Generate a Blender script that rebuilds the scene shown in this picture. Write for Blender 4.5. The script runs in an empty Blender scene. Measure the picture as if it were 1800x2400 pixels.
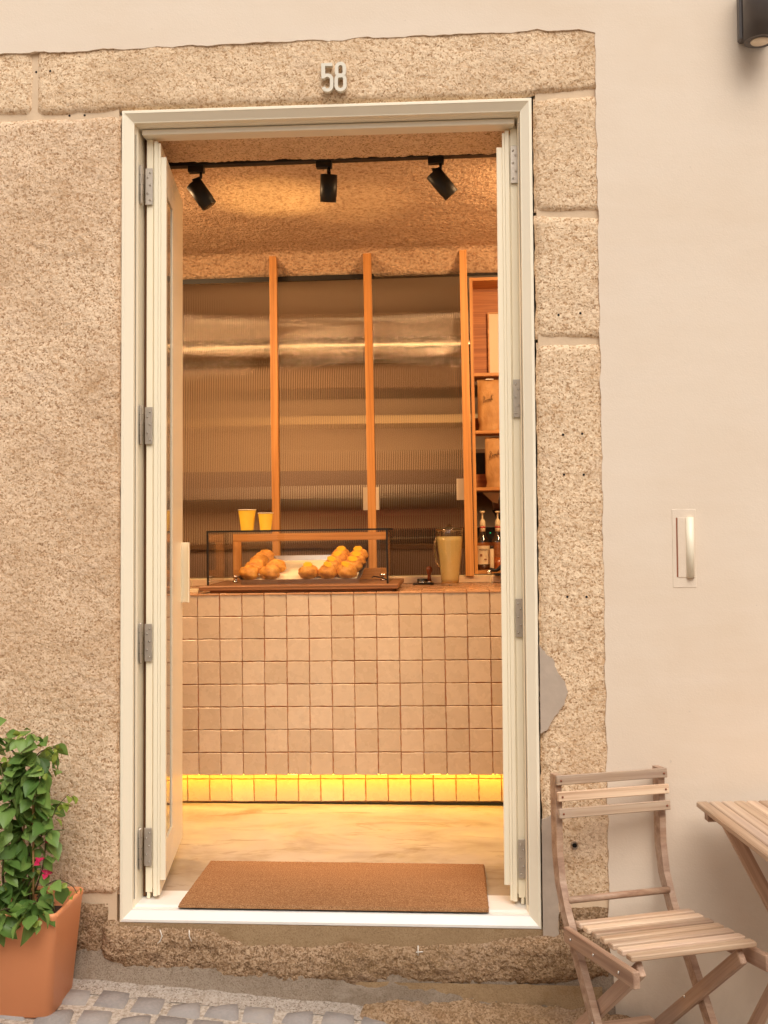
import bpy, math, random
import numpy as np
from mathutils import Vector, Matrix, noise
random.seed(7)
R = math.radians
scene = bpy.context.scene
col = scene.collection

# ------------------------------------------------------------------ camera
cam_d = bpy.data.cameras.new('camera'); cam = bpy.data.objects.new('camera', cam_d); col.objects.link(cam)
CX, CY, CZ, YAW, PITCH, ROLL = 0.3763, -3.1974, 1.1711, 0.062687, 0.038097, -0.006696
fw = Vector((-math.sin(YAW)*math.cos(PITCH), math.cos(YAW)*math.cos(PITCH), math.sin(PITCH)))
rt = Vector((math.cos(YAW), math.sin(YAW), 0)); up = rt.cross(fw)
rt2 = rt*math.cos(ROLL)+up*math.sin(ROLL); up2 = -rt*math.sin(ROLL)+up*math.cos(ROLL)
cam.matrix_world = Matrix.Translation((CX, CY, CZ)) @ Matrix((rt2, up2, -fw)).transposed().to_4x4()
cam_d.sensor_fit = 'VERTICAL'; cam_d.sensor_height = 36.0; cam_d.lens = 36*2500/2400
cam_d.shift_y = -(1200-1148.8)/2400
cam_d.clip_start = 0.05; cam_d.clip_end = 500
cam_d.dof.use_dof = False
scene.camera = cam

# ------------------------------------------------------------------ world, sun, exposure
world = bpy.data.worlds.new("World"); scene.world = world; world.use_nodes = True
nt = world.node_tree; nt.nodes.clear()
sky = nt.nodes.new('ShaderNodeTexSky'); sky.sky_type = 'NISHITA'; sky.sun_disc = False
SUN_EL, SUN_AZ = R(52), R(14)           # azimuth measured from -Y (the street) towards +X
sky.sun_elevation = SUN_EL; sky.sun_rotation = R(180-14); sky.dust_density = 3.0; sky.air_density = 0.8
hs = nt.nodes.new('ShaderNodeHueSaturation'); hs.inputs['Saturation'].default_value = 0.22
mx = nt.nodes.new('ShaderNodeMix'); mx.data_type = 'RGBA'; mx.blend_type = 'MULTIPLY'; mx.inputs[0].default_value = 1
mx.inputs[7].default_value = (1.0, 0.94, 0.865, 1)
bg = nt.nodes.new('ShaderNodeBackground'); bg.inputs['Strength'].default_value = 0.11
wo = nt.nodes.new('ShaderNodeOutputWorld')
nt.links.new(sky.outputs[0], hs.inputs['Color']); nt.links.new(hs.outputs[0], mx.inputs[6])
nt.links.new(mx.outputs[2], bg.inputs[0]); nt.links.new(bg.outputs[0], wo.inputs[0])
sd = bpy.data.lights.new('sun', 'SUN'); sd.energy = 1.15; sd.angle = R(50); sd.color = (1, 0.95, 0.88)
so = bpy.data.objects.new('sun', sd); col.objects.link(so)
sdir = Vector((math.sin(SUN_AZ)*math.cos(SUN_EL), -math.cos(SUN_AZ)*math.cos(SUN_EL), math.sin(SUN_EL)))
so.rotation_euler = sdir.to_track_quat('Z', 'Y').to_euler()
vs = scene.view_settings
vs.view_transform = 'Standard'; vs.look = 'None'; vs.exposure = 0.70; vs.gamma = 1; vs.use_curve_mapping = False
scene.render.engine = 'CYCLES'
cy = scene.cycles
cy.max_bounces = 9; cy.diffuse_bounces = 4; cy.glossy_bounces = 4; cy.transmission_bounces = 8; cy.transparent_max_bounces = 24
cy.caustics_reflective = False; cy.caustics_refractive = False; cy.sample_clamp_indirect = 4
try:
    cy.use_denoising = True; cy.denoiser = 'OPENIMAGEDENOISE'; cy.denoising_input_passes = 'RGB_ALBEDO_NORMAL'
except Exception:
    pass

def lamp(name, kind, loc, energy, color, size=0.05, aim=None, spot=None, blend=0.6, size_y=None):
    d = bpy.data.lights.new(name, kind); d.energy = energy; d.color = color
    if kind in ('POINT', 'SPOT'): d.shadow_soft_size = size
    if kind == 'SPOT': d.spot_size = R(spot); d.spot_blend = blend
    if kind == 'AREA':
        d.size = size
        if size_y: d.shape = 'RECTANGLE'; d.size_y = size_y
    o = bpy.data.objects.new(name, d); col.objects.link(o); o.location = loc
    if aim is not None:
        o.rotation_euler = (Vector(loc)-Vector(aim)).to_track_quat('Z', 'Y').to_euler()
    return o
WARM = (1.0, 0.60, 0.29)
WARM2 = (1.0, 0.66, 0.36)
# room lamps of the shop, behind the front wall, left and right of the doorway and over the kitchen
lamp('shop_ceiling_lamp_light', 'AREA', (-1.15, 0.85, 2.35), 19, WARM, 0.35, aim=(-0.3, 1.5, 0.6))
lamp('shop_ceiling_lamp_light', 'AREA', (0.98, 0.74, 2.38), 18, WARM, 0.3, aim=(0.4, 1.8, 1.1))
lamp('kitchen_lamp_light', 'AREA', (-0.9, 3.3, 1.9), 13, WARM2, 0.5, aim=(-0.8, 4.5, 1.5))
lamp('kitchen_lamp_light', 'AREA', (1.3, 2.8, 2.45), 7, WARM2, 0.4, aim=(0.6, 4.2, 1.3))

# ------------------------------------------------------------------ materials
class NT:
    def __init__(s, name, rough=0.6, metallic=0.0, spec=None):
        s.m = bpy.data.materials.new(name); s.m.use_nodes = True
        s.t = s.m.node_tree; s.b = s.t.nodes['Principled BSDF']
        s.b.inputs['Roughness'].default_value = rough; s.b.inputs['Metallic'].default_value = metallic
        if spec is not None: s.b.inputs['Specular IOR Level'].default_value = spec
        s.tc = None
    def n(s, t, **k):
        nd = s.t.nodes.new(t)
        for a, v in k.items():
            if hasattr(nd, a): setattr(nd, a, v)
            else: nd.inputs[a].default_value = v
        return nd
    def l(s, a, b): s.t.links.new(a, b)
    def co(s, scale=(1, 1, 1), kind='Object', rnd=0.0):
        tc = s.n('ShaderNodeTexCoord'); mp = s.n('ShaderNodeMapping'); mp.inputs['Scale'].default_value = scale
        s.l(tc.outputs[kind], mp.inputs[0])
        if rnd:
            oi = s.n('ShaderNodeObjectInfo'); mu = s.n('ShaderNodeMath', operation='MULTIPLY'); mu.inputs[1].default_value = rnd
            s.l(oi.outputs['Random'], mu.inputs[0]); s.l(mu.outputs[0], mp.inputs['Location'])
        return mp.outputs[0]
    def noise(s, vec, scale, detail=3, rough=0.55, dist=0.0):
        nd = s.n('ShaderNodeTexNoise'); nd.inputs['Scale'].default_value = scale; nd.inputs['Detail'].default_value = detail
        nd.inputs['Roughness'].default_value = rough; nd.inputs['Distortion'].default_value = dist
        s.l(vec, nd.inputs['Vector']); return nd.outputs['Fac']
    def voro(s, vec, scale, feature='F1', rnd=1.0):
        nd = s.n('ShaderNodeTexVoronoi'); nd.feature = feature; nd.inputs['Scale'].default_value = scale
        nd.inputs['Randomness'].default_value = rnd; s.l(vec, nd.inputs['Vector']); return nd.outputs['Distance']
    def ramp(s, fac, stops):
        r = s.n('ShaderNodeValToRGB'); e = r.color_ramp.elements
        while len(e) < len(stops): e.new(0.5)
        for i, (p, c) in enumerate(stops):
            e[i].position = p; e[i].color = (c[0], c[1], c[2], 1) if len(c) >= 3 else (c[0],)*3+(1,)
        s.l(fac, r.inputs[0]); return r.outputs[0]
    def mix(s, fac, a, b, mode='MIX'):
        m = s.n('ShaderNodeMix'); m.data_type = 'RGBA'; m.blend_type = mode
        for idx, v in ((0, fac), (6, a), (7, b)):
            if isinstance(v, (int, float)): m.inputs[idx].default_value = v
            elif isinstance(v, tuple): m.inputs[idx].default_value = (v+(1,))[:4]
            else: s.l(v, m.inputs[idx])
        return m.outputs[2]
    def math(s, op, a, b=None):
        m = s.n('ShaderNodeMath'); m.operation = op
        for i, v in enumerate((a, b)):
            if v is None: continue
            if isinstance(v, (int, float)): m.inputs[i].default_value = v
            else: s.l(v, m.inputs[i])
        return m.outputs[0]
    def color(s, c):
        if isinstance(c, tuple): s.b.inputs['Base Color'].default_value = (c+(1,))[:4]
        else: s.l(c, s.b.inputs['Base Color'])
    def rough(s, r): s.l(r, s.b.inputs['Roughness'])
    def bump(s, h, strength=0.5, dist=0.003, prev=None):
        b = s.n('ShaderNodeBump'); b.inputs['Strength'].default_value = strength; b.inputs['Distance'].default_value = dist
        s.l(h, b.inputs['Height'])
        if prev is not None: s.l(prev, b.inputs['Normal'])
        s.l(b.outputs[0], s.b.inputs['Normal']); return b.outputs[0]
    def rand(s):
        return s.n('ShaderNodeObjectInfo').outputs['Random']

def simple(name, c, rough=0.5, metallic=0.0, nscale=None, namp=0.12, bump=0.0, bscale=200, spec=None, rnd=0.0):
    k = NT(name, rough, metallic, spec)
    v = k.co()
    f = k.noise(v, nscale or 12, 4)
    lo = tuple(x*(1-namp) for x in c); hi = tuple(min(1, x*(1+namp)) for x in c)
    cc = k.mix(f, lo, hi)
    if rnd:
        g = k.math('ADD', k.math('MULTIPLY', k.rand(), rnd), 1-rnd/2)
        gm = k.n('ShaderNodeVectorMath'); gm.operation = 'SCALE'; k.l(cc, gm.inputs[0]); k.l(g, gm.inputs['Scale']); cc = gm.outputs[0]
    k.color(cc)
    if bump: k.bump(k.noise(v, bscale, 3), bump, 0.002)
    return k.m

def stone_mat(name, dark, mid, light, pit=(0.16, 0.09, 0.05), pitamt=0.6, sc=1.0, bumpd=0.004, low=((0.30, 0.19, 0.10), 0.35), pinks=None, lime=0.35):
    k = NT(name, 0.92, spec=0.2); v0 = k.co()
    wn = k.n('ShaderNodeTexNoise'); wn.inputs['Scale'].default_value = 40; k.l(v0, wn.inputs['Vector'])
    vm = k.n('ShaderNodeVectorMath'); vm.operation = 'MULTIPLY_ADD'; vm.inputs[1].default_value = (0.012,)*3
    k.l(wn.outputs['Color'], vm.inputs[0]); k.l(v0, vm.inputs[2]); v = vm.outputs[0]
    vo = k.n('ShaderNodeTexVoronoi'); vo.inputs['Scale'].default_value = 215*sc; k.l(v, vo.inputs['Vector'])
    sp = k.n('ShaderNodeSeparateColor'); k.l(vo.outputs['Color'], sp.inputs[0]); g = sp.outputs[0]
    a = k.noise(v0, 48*sc, 3, 0.6)
    gg = k.math('ADD', k.math('MULTIPLY', g, 0.62), k.math('MULTIPLY', a, 0.38))
    base = k.ramp(gg, [(0.17, pit), (0.26, dark), (0.38, mid), (0.54, tuple((x+y)/2 for x, y in zip(mid, light))), (0.68, light)])
    base = k.mix(1-pitamt, base, mid)
    big = k.noise(v0, 2.2, 5, 0.62)
    base = k.mix(k.math('MULTIPLY', k.ramp(big, [(0.45, (0, 0, 0)), (0.68, (1, 1, 1))]), low[1]), base, low[0], 'MIX')
    med = k.noise(v0, 13, 5, 0.7)
    base = k.mix(k.math('MULTIPLY', k.ramp(med, [(0.56, (0, 0, 0)), (0.70, (1, 1, 1))]), 0.5), base, tuple(x*y for x, y in zip(mid, (0.68, 0.58, 0.46))))
    lm = k.noise(k.co((1, 1, 1.5)), 4.2, 5, 0.65)
    base = k.mix(k.math('MULTIPLY', k.ramp(lm, [(0.57, (0, 0, 0)), (0.70, (1, 1, 1))]), lime), base, pinks or tuple(min(1, x*1.25) for x in mid))
    k.color(base)
    h = k.math('ADD', k.math('MULTIPLY', g, 0.55), k.math('MULTIPLY', a, 1.0))
    h = k.math('ADD', h, k.math('MULTIPLY', k.noise(v0, 24, 4, 0.6), 1.2))
    k.bump(h, 1.0, bumpd)
    return k.m

def wood_mat(name, dark, mid, light, axis='x', rough=0.5, g=38.0, rnd=0.35, rings=0.4, grey=0.0):
    k = NT(name, rough)
    sc = {'x': (1.2, g, g), 'y': (g, 1.2, g), 'z': (g, g, 1.2)}[axis]
    v = k.co(sc, rnd=7.0)
    f = k.noise(v, 1.0, 4, 0.6, 0.4)
    c = k.ramp(f, [(0.3, dark), (0.5, mid), (0.72, light)])
    sc2 = tuple(x*5 if x > 2 else x*3 for x in sc)
    v2 = k.co(sc2, rnd=3.0); f2 = k.noise(v2, 1.0, 3, 0.7)
    c = k.mix(k.math('MULTIPLY', k.ramp(f2, [(0.5, (0, 0, 0)), (0.62, (1, 1, 1))]), rings), c, dark)
    if grey:
        wn = k.n('ShaderNodeTexWhiteNoise'); wn.noise_dimensions = '1D'; k.l(k.rand(), wn.inputs['W'])
        gv = k.math('MULTIPLY', k.math('MULTIPLY', wn.outputs['Value'], k.ramp(k.noise(k.co((3, 9, 9), rnd=5.0), 1.0, 3), [(0.35, (0, 0, 0)), (0.6, (1, 1, 1))])), grey)
        c = k.mix(gv, c, (0.42, 0.33, 0.30))
    gsc = k.math('ADD', k.math('MULTIPLY', k.rand(), rnd), 1-rnd/2)
    gm = k.n('ShaderNodeVectorMath'); gm.operation = 'SCALE'; k.l(c, gm.inputs[0]); k.l(gsc, gm.inputs['Scale'])
    k.color(gm.outputs[0])
    k.bump(f2, 0.25, 0.0008)
    return k.m

def glass_mat(name, color=(1, 1, 1), ior=1.45, rough=0.0):
    m = bpy.data.materials.new(name); m.use_nodes = True; t = m.node_tree; t.nodes.clear()
    g = t.nodes.new('ShaderNodeBsdfGlass'); g.inputs['Color'].default_value = color+(1,); g.inputs['IOR'].default_value = ior
    g.inputs['Roughness'].default_value = rough
    o = t.nodes.new('ShaderNodeOutputMaterial'); t.links.new(g.outputs[0], o.inputs[0]); return m

def pane_mat(name, tint=(1, 1, 1), refl=0.08):
    # thin clear sheet: transparent with a mirror share that grows at grazing angles
    m = bpy.data.materials.new(name); m.use_nodes = True; t = m.node_tree; t.nodes.clear()
    tr = t.nodes.new('ShaderNodeBsdfTransparent'); tr.inputs[0].default_value = tint+(1,)
    gl = t.nodes.new('ShaderNodeBsdfGlossy'); gl.inputs['Roughness'].default_value = 0.01
    lw = t.nodes.new('ShaderNodeLayerWeight'); lw.inputs[0].default_value = 0.5
    pw = t.nodes.new('ShaderNodeMath'); pw.operation = 'POWER'; pw.inputs[1].default_value = 4.0; t.links.new(lw.outputs['Facing'], pw.inputs[0])
    mu = t.nodes.new('ShaderNodeMath'); mu.operation = 'MULTIPLY_ADD'; mu.inputs[1].default_value = 0.6; mu.inputs[2].default_value = refl*0.4
    mxs = t.nodes.new('ShaderNodeMixShader'); o = t.nodes.new('ShaderNodeOutputMaterial')
    t.links.new(pw.outputs[0], mu.inputs[0]); t.links.new(mu.outputs[0], mxs.inputs[0]); t.links.new(tr.outputs[0], mxs.inputs[1]); t.links.new(gl.outputs[0], mxs.inputs[2])
    t.links.new(mxs.outputs[0], o.inputs[0]); return m

def emit_mat(name, c, s):
    m = bpy.data.materials.new(name); m.use_nodes = True; b = m.node_tree.nodes['Principled BSDF']
    b.inputs['Base Color'].default_value = c+(1,); b.inputs['Emission Color'].default_value = c+(1,); b.inputs['Emission Strength'].default_value = s
    return m

M = {}
M['stone'] = stone_mat('granite_light', (0.55, 0.345, 0.19), (0.76, 0.535, 0.34), (0.92, 0.72, 0.50), pit=(0.33, 0.175, 0.08), sc=1.0, bumpd=0.004, pitamt=0.85, low=((0.56, 0.36, 0.20), 0.35), pinks=(0.82, 0.64, 0.48))
M['stone_left'] = stone_mat('granite_jamb', (0.51, 0.31, 0.17), (0.73, 0.505, 0.325), (0.91, 0.70, 0.495), pit=(0.30, 0.15, 0.07), sc=1.0, bumpd=0.0045, pitamt=0.85, low=((0.50, 0.30, 0.16), 0.4), pinks=(0.80, 0.62, 0.475))
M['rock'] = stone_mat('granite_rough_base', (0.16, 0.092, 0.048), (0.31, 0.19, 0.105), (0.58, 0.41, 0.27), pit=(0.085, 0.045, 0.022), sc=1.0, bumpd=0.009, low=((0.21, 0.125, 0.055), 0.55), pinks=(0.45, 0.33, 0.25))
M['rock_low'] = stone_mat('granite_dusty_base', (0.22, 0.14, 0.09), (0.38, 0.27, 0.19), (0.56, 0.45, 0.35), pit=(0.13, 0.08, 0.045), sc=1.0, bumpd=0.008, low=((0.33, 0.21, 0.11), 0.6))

def plaster():
    k = NT('cream_plaster', 0.9, spec=0.15); v = k.co()
    c = k.ramp(k.noise(v, 1.3, 5, 0.6), [(0.3, (0.745, 0.61, 0.475)), (0.55, (0.785, 0.665, 0.54)), (0.75, (0.78, 0.645, 0.505))])
    v2 = k.co((1.0, 1.0, 6.0))
    c = k.mix(k.math('MULTIPLY', k.ramp(k.noise(v2, 2.5, 5, 0.6), [(0.45, (0, 0, 0)), (0.75, (1, 1, 1))]), 0.3), c, (0.82, 0.71, 0.60))
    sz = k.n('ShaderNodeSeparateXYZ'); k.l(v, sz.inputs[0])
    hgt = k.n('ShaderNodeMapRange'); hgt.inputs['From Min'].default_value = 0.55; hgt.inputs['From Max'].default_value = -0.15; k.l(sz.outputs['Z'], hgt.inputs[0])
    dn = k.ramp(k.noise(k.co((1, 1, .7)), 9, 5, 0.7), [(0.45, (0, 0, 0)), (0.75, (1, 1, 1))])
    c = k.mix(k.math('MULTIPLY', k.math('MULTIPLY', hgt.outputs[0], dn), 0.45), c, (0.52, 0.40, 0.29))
    spk = k.ramp(k.noise(v, 55, 2, 0.5), [(0.76, (0, 0, 0)), (0.80, (1, 1, 1))])
    c = k.mix(k.math('MULTIPLY', spk, 0.35), c, (0.5, 0.4, 0.32))
    k.color(c)
    h = k.math('ADD', k.noise(v, 220, 2), k.math('MULTIPLY', k.noise(k.co((1, 1, 2.2)), 7, 5), 2.0))
    k.bump(h, 0.3, 0.0014); return k.m
M['plaster'] = plaster()
M['mortar'] = simple('lime_mortar', (0.70, 0.525, 0.355), 0.9, nscale=9, namp=0.22, bump=0.5, bscale=90)
M['mortar_ochre'] = stone_mat('ochre_mortar', (0.26, 0.165, 0.085), (0.33, 0.22, 0.12), (0.40, 0.28, 0.165), pit=(0.18, 0.11, 0.05), sc=1.6, bumpd=0.0015, pitamt=0.45, low=((0.24, 0.15, 0.075), 0.5), lime=0.2)
M['cement'] = stone_mat('grey_cement', (0.20, 0.145, 0.10), (0.27, 0.205, 0.15), (0.35, 0.28, 0.215), pit=(0.13, 0.09, 0.06), sc=1.6, bumpd=0.002, pitamt=0.6, low=((0.17, 0.12, 0.08), 0.6), pinks=(0.42, 0.35, 0.28), lime=0.5)
M['cement_patch'] = simple('grey_cement_patch', (0.47, 0.375, 0.295), 0.85, nscale=22, namp=0.2, bump=0.5, bscale=45)
M['lacquer'] = simple('cream_lacquer', (0.92, 0.83, 0.655), 0.32, nscale=3, namp=0.04, bump=0.05, bscale=60, spec=0.5)
M['lacquer_leaf'] = simple('cream_leaf_lacquer', (0.93, 0.835, 0.64), 0.30, nscale=3, namp=0.04, bump=0.05, bscale=60, spec=0.5)
M['lacquer_sill'] = simple('white_sill_lacquer', (0.84, 0.80, 0.75), 0.35, nscale=9, namp=0.07, bump=0.05, bscale=60)
M['steel'] = simple('brushed_hinge_steel', (0.56, 0.49, 0.41), 0.4, 0.6, nscale=40, namp=0.2, bump=0.15, bscale=90)
M['chrome'] = simple('chrome', (0.8, 0.78, 0.74), 0.12, 1.0)
M['hole'] = simple('drill_hole_black', (0.012, 0.01, 0.008), 0.9)
M['black'] = simple('black_metal', (0.012, 0.011, 0.010), 0.45, spec=0.4)
M['gasket'] = simple('black_rubber_gasket', (0.015, 0.015, 0.014), 0.6)
M['number'] = simple('number_metal', (0.74, 0.68, 0.56), 0.42, 0.0, nscale=30, namp=0.08)
M['terracotta'] = simple('terracotta_plastic', (0.82, 0.32, 0.14), 0.42, nscale=4, namp=0.08, bump=0.12, bscale=150)
M['soil'] = simple('potting_soil', (0.035, 0.02, 0.012), 0.95, nscale=60, namp=0.5, bump=1, bscale=80)
M['lampgrey'] = simple('anthracite_powder_coat', (0.15, 0.135, 0.13), 0.38, 0.3, nscale=30, namp=0.1)
M['oak'] = wood_mat('oiled_oak_upright', (0.36, 0.15, 0.038), (0.54, 0.25, 0.07), (0.66, 0.35, 0.12), 'z', 0.45, 60, 0.12, 0.3)
M['oakx'] = wood_mat('oiled_oak_shelf', (0.36, 0.15, 0.038), (0.54, 0.25, 0.07), (0.66, 0.34, 0.11), 'x', 0.45, 60, 0.15, 0.3)
M['oakpanel'] = wood_mat('oak_veneer_panel', (0.24, 0.075, 0.016), (0.40, 0.14, 0.03), (0.50, 0.20, 0.045), 'x', 0.5, 70, 0.1, 0.5)
M['walnut'] = wood_mat('walnut_board', (0.12, 0.05, 0.02), (0.26, 0.115, 0.045), (0.36, 0.18, 0.08), 'x', 0.4, 50, 0.2, 0.4)
M['acacia'] = wood_mat('weathered_acacia', (0.34, 0.185, 0.115), (0.53, 0.335, 0.22), (0.67, 0.47, 0.335), 'x', 0.5, 42, 0.35, 0.3, grey=0.35)
M['acacia_t'] = wood_mat('weathered_acacia_top', (0.42, 0.25, 0.15), (0.65, 0.455, 0.305), (0.77, 0.60, 0.43), 'x', 0.45, 42, 0.5, 0.35, grey=0.6)
M['coir'] = None
def coir():
    k = NT('brown_coir', 0.95, spec=0.1); v = k.co(); a = k.noise(v, 330, 3, 0.7)
    c = k.ramp(a, [(0.3, (0.20, 0.085, 0.032)), (0.5, (0.48, 0.24, 0.105)), (0.68, (0.78, 0.46, 0.24))])
    v2 = k.co((1, 9, 1)); c = k.mix(k.math('MULTIPLY', k.noise(v2, 4, 3), 0.35), c, (0.24, 0.085, 0.028))
    k.color(c); k.bump(a, 1.0, 0.006); return k.m
M['coir'] = coir()
def floor_m():
    k = NT('microcement_floor', 0.38, spec=0.4); v = k.co((1, 1.7, 1))
    c = k.ramp(k.noise(v, 2.2, 6, 0.62, 0.6), [(0.32, (0.28, 0.20, 0.135)), (0.5, (0.42, 0.335, 0.25)), (0.7, (0.48, 0.395, 0.31))])
    st = k.ramp(k.noise(k.co((1, 3.2, 1)), 2.6, 5, 0.65, 1.4), [(0.56, (0, 0, 0)), (0.66, (1, 1, 1))])
    c = k.mix(k.math('MULTIPLY', st, 0.6), c, (0.17, 0.09, 0.04))
    k.color(c); k.rough(k.ramp(k.noise(v, 8, 4), [(0.3, (0.3,)*3), (0.7, (0.5,)*3)])); k.bump(k.noise(v, 30, 4), 0.15, 0.002); return k.m
M['floor'] = floor_m()
def popcorn():
    k = NT('rough_sprayed_ceiling', 0.95, spec=0.1); v = k.co((1, 0.8, 1)); a = k.noise(v, 75, 3, 0.6)
    c = k.ramp(a, [(0.32, (0.36, 0.22, 0.14)), (0.5, (0.60, 0.43, 0.29)), (0.65, (0.68, 0.51, 0.36))])
    c = k.mix(k.math('MULTIPLY', k.noise(v, 3, 3), 0.3), c, (0.52, 0.34, 0.21))
    k.color(c); h = k.math('ADD', a, k.math('MULTIPLY', k.noise(v, 28, 3), 1.0)); k.bump(h, 1.0, 0.011); return k.m
M['ceiling'] = popcorn()
def tile_m(name, a, b, rough=0.22):
    k = NT(name, rough, spec=0.5); v = k.co(rnd=9.0)
    c = k.mix(k.rand(), a, b)
    c = k.mix(k.math('MULTIPLY', k.ramp(k.noise(v, 26, 4, 0.65), [(0.45, (0, 0, 0)), (0.7, (1, 1, 1))]), 0.25), c, tuple(x*0.78 for x in a))
    k.color(c); k.rough(k.ramp(k.noise(v, 18, 3), [(0.35, (0.16,)*3), (0.7, (0.42,)*3)]))
    k.bump(k.math('ADD', k.noise(v, 14, 3), k.math('MULTIPLY', k.noise(v, 120, 2), 0.12)), 0.35, 0.006); return k.m
M['tile'] = tile_m('glazed_cream_tile', (0.60, 0.46, 0.31), (0.70, 0.555, 0.395))
M['tiletop'] = tile_m('glazed_brown_tile', (0.42, 0.22, 0.11), (0.52, 0.30, 0.16))
M['grout'] = simple('terracotta_grout', (0.52, 0.215, 0.095), 0.9, nscale=20, namp=0.2)
M['kwall'] = simple('kitchen_cream_wall', (0.50, 0.35, 0.24), 0.6, nscale=3, namp=0.12)
M['kceil'] = simple('kitchen_ceiling', (0.52, 0.40, 0.31), 0.8)
M['duct'] = simple('galvanised_duct', (0.62, 0.55, 0.48), 0.16, 1.0, nscale=3, namp=0.1)
M['kdark'] = simple('kitchen_dark_cabinet', (0.16, 0.085, 0.045), 0.5, nscale=6, namp=0.2)
M['kdark2'] = simple('brown_side_wall', (0.20, 0.12, 0.07), 0.7, nscale=3, namp=0.15)
M['kshelf'] = simple('kitchen_pale_shelf', (0.70, 0.50, 0.28), 0.5)
M['kbox'] = simple('kitchen_grey_stock', (0.30, 0.20, 0.16), 0.6, rnd=0.6)
M['red'] = simple('faded_red_cloth', (0.32, 0.09, 0.06), 0.8)
M['white_enamel'] = simple('white_enamel', (0.82, 0.76, 0.68), 0.35)
M['paper'] = simple('white_paper', (0.80, 0.70, 0.54), 0.8, nscale=4, namp=0.04)
M['kraft'] = None
def kraft():
    k = NT('kraft_paper_bag', 0.6); v = k.co()
    c = k.ramp(k.noise(v, 18, 4), [(0.3, (0.42, 0.215, 0.07)), (0.7, (0.56, 0.31, 0.11))]); k.color(c)
    k.bump(k.noise(k.co((1, 1, 0.5)), 22, 3, 0.6, 0.8), 0.8, 0.01); return k.m
M['kraft'] = kraft()
M['ink'] = simple('dark_brown_ink', (0.05, 0.018, 0.012), 0.7)
M['yellow'] = simple('yellow_paper_cup', (0.92, 0.62, 0.06), 0.45, nscale=40, namp=0.05)
M['cupin'] = simple('white_cup_rim', (0.85, 0.78, 0.62), 0.5)
M['tray'] = simple('tray_steel', (0.42, 0.37, 0.32), 0.28, 0.9)
M['parch'] = simple('cream_parchment', (0.82, 0.72, 0.50), 0.55, nscale=12, namp=0.06, bump=0.4, bscale=25)
def pastry():
    k = NT('golden_fried_pastry', 0.5, spec=0.35); v = k.co(rnd=5.0)
    c = k.ramp(k.noise(v, 30, 5, 0.65), [(0.3, (0.40, 0.145, 0.022)), (0.5, (0.66, 0.29, 0.045)), (0.7, (0.80, 0.42, 0.09))])
    k.color(c); k.bump(k.noise(v, 110, 4), 0.5, 0.003); return k.m
M['pastry'] = pastry()
M['custard'] = simple('yellow_custard', (0.80, 0.42, 0.02), 0.3, nscale=60, namp=0.2, bump=0.4, bscale=90)
M['pane2'] = simple('dim_window_glass', (0.30, 0.27, 0.21), 0.05, nscale=2, namp=0.1, spec=0.8)
M['pane'] = pane_mat('clear_pane')
M['pane3'] = pane_mat('clear_bottle_glass', (.97, .95, .91), .2)
M['ribglass'] = glass_mat('ribbed_glass', (0.97, 0.92, 0.84), 1.40)
M['bglass'] = glass_mat('bottle_glass', (0.96, 0.95, 0.92), 1.45)
M['lemon'] = simple('cloudy_lemonade', (0.72, 0.61, 0.28), 0.15, nscale=6, namp=0.06)
M['syrup'] = simple('dark_syrup', (0.06, 0.018, 0.008), 0.12)
M['amber'] = simple('amber_syrup', (0.42, 0.11, 0.025), 0.15)
M['cream'] = simple('cream_plastic', (0.80, 0.70, 0.46), 0.35)
M['label'] = simple('cream_bottle_label', (0.78, 0.66, 0.44), 0.55)
M['labelred'] = simple('red_print', (0.55, 0.04, 0.03), 0.5)
M['labelbrown'] = simple('brown_print', (0.28, 0.09, 0.04), 0.6)
M['handle_wood'] = simple('varnished_handle_wood', (0.22, 0.055, 0.018), 0.25, nscale=30, namp=0.3)
M['cane'] = simple('bamboo_cane', (0.55, 0.30, 0.13), 0.6, nscale=20, namp=0.15)
M['stem'] = simple('brown_green_stem', (0.10, 0.075, 0.035), 0.7)
M['bract'] = simple('magenta_bract', (0.48, 0.015, 0.075), 0.6, nscale=60, namp=0.2, rnd=0.3)
def leafm(name, a, b):
    k = NT(name, 0.42, spec=0.4); v = k.co()
    c = k.mix(k.rand(), a, b)
    c = k.mix(k.math('MULTIPLY', k.noise(v, 60, 3), 0.35), c, tuple(x*1.5 for x in a))
    k.color(c); k.bump(k.noise(v, 110, 2), 0.3, 0.002)
    k.b.inputs['Subsurface Weight'].default_value = 0.0
    tr = k.n('ShaderNodeBsdfTranslucent'); k.l(c, tr.inputs[0]); ms = k.n('ShaderNodeMixShader'); ms.inputs[0].default_value = 0.22
    out = k.t.nodes['Material Output']; k.l(k.b.outputs[0], ms.inputs[1]); k.l(tr.outputs[0], ms.inputs[2]); k.l(ms.outputs[0], out.inputs[0]); return k.m
M['leaf'] = leafm('dark_green_leaf', (0.085, 0.17, 0.035), (0.25, 0.38, 0.09))
M['leafy'] = leafm('young_leaf', (0.22, 0.30, 0.045), (0.32, 0.38, 0.07))
def sett_m():
    k = NT('grey_granite_sett', 0.8, spec=0.3); v = k.co(rnd=5.0)
    c = k.mix(k.rand(), (0.25, 0.222, 0.21), (0.35, 0.315, 0.295))
    c = k.mix(k.math('MULTIPLY', k.ramp(k.noise(v, 120, 3), [(0.4, (0, 0, 0)), (0.7, (1, 1, 1))]), 0.3), c, (0.42, 0.37, 0.34))
    c = k.mix(k.math('MULTIPLY', k.ramp(k.noise(v, 16, 4), [(0.55, (0, 0, 0)), (0.75, (1, 1, 1))]), 0.5), c, (0.40, 0.34, 0.28))
    k.color(c); k.bump(k.noise(v, 60, 4), 0.7, 0.004); return k.m
M['sett'] = sett_m()
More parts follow.
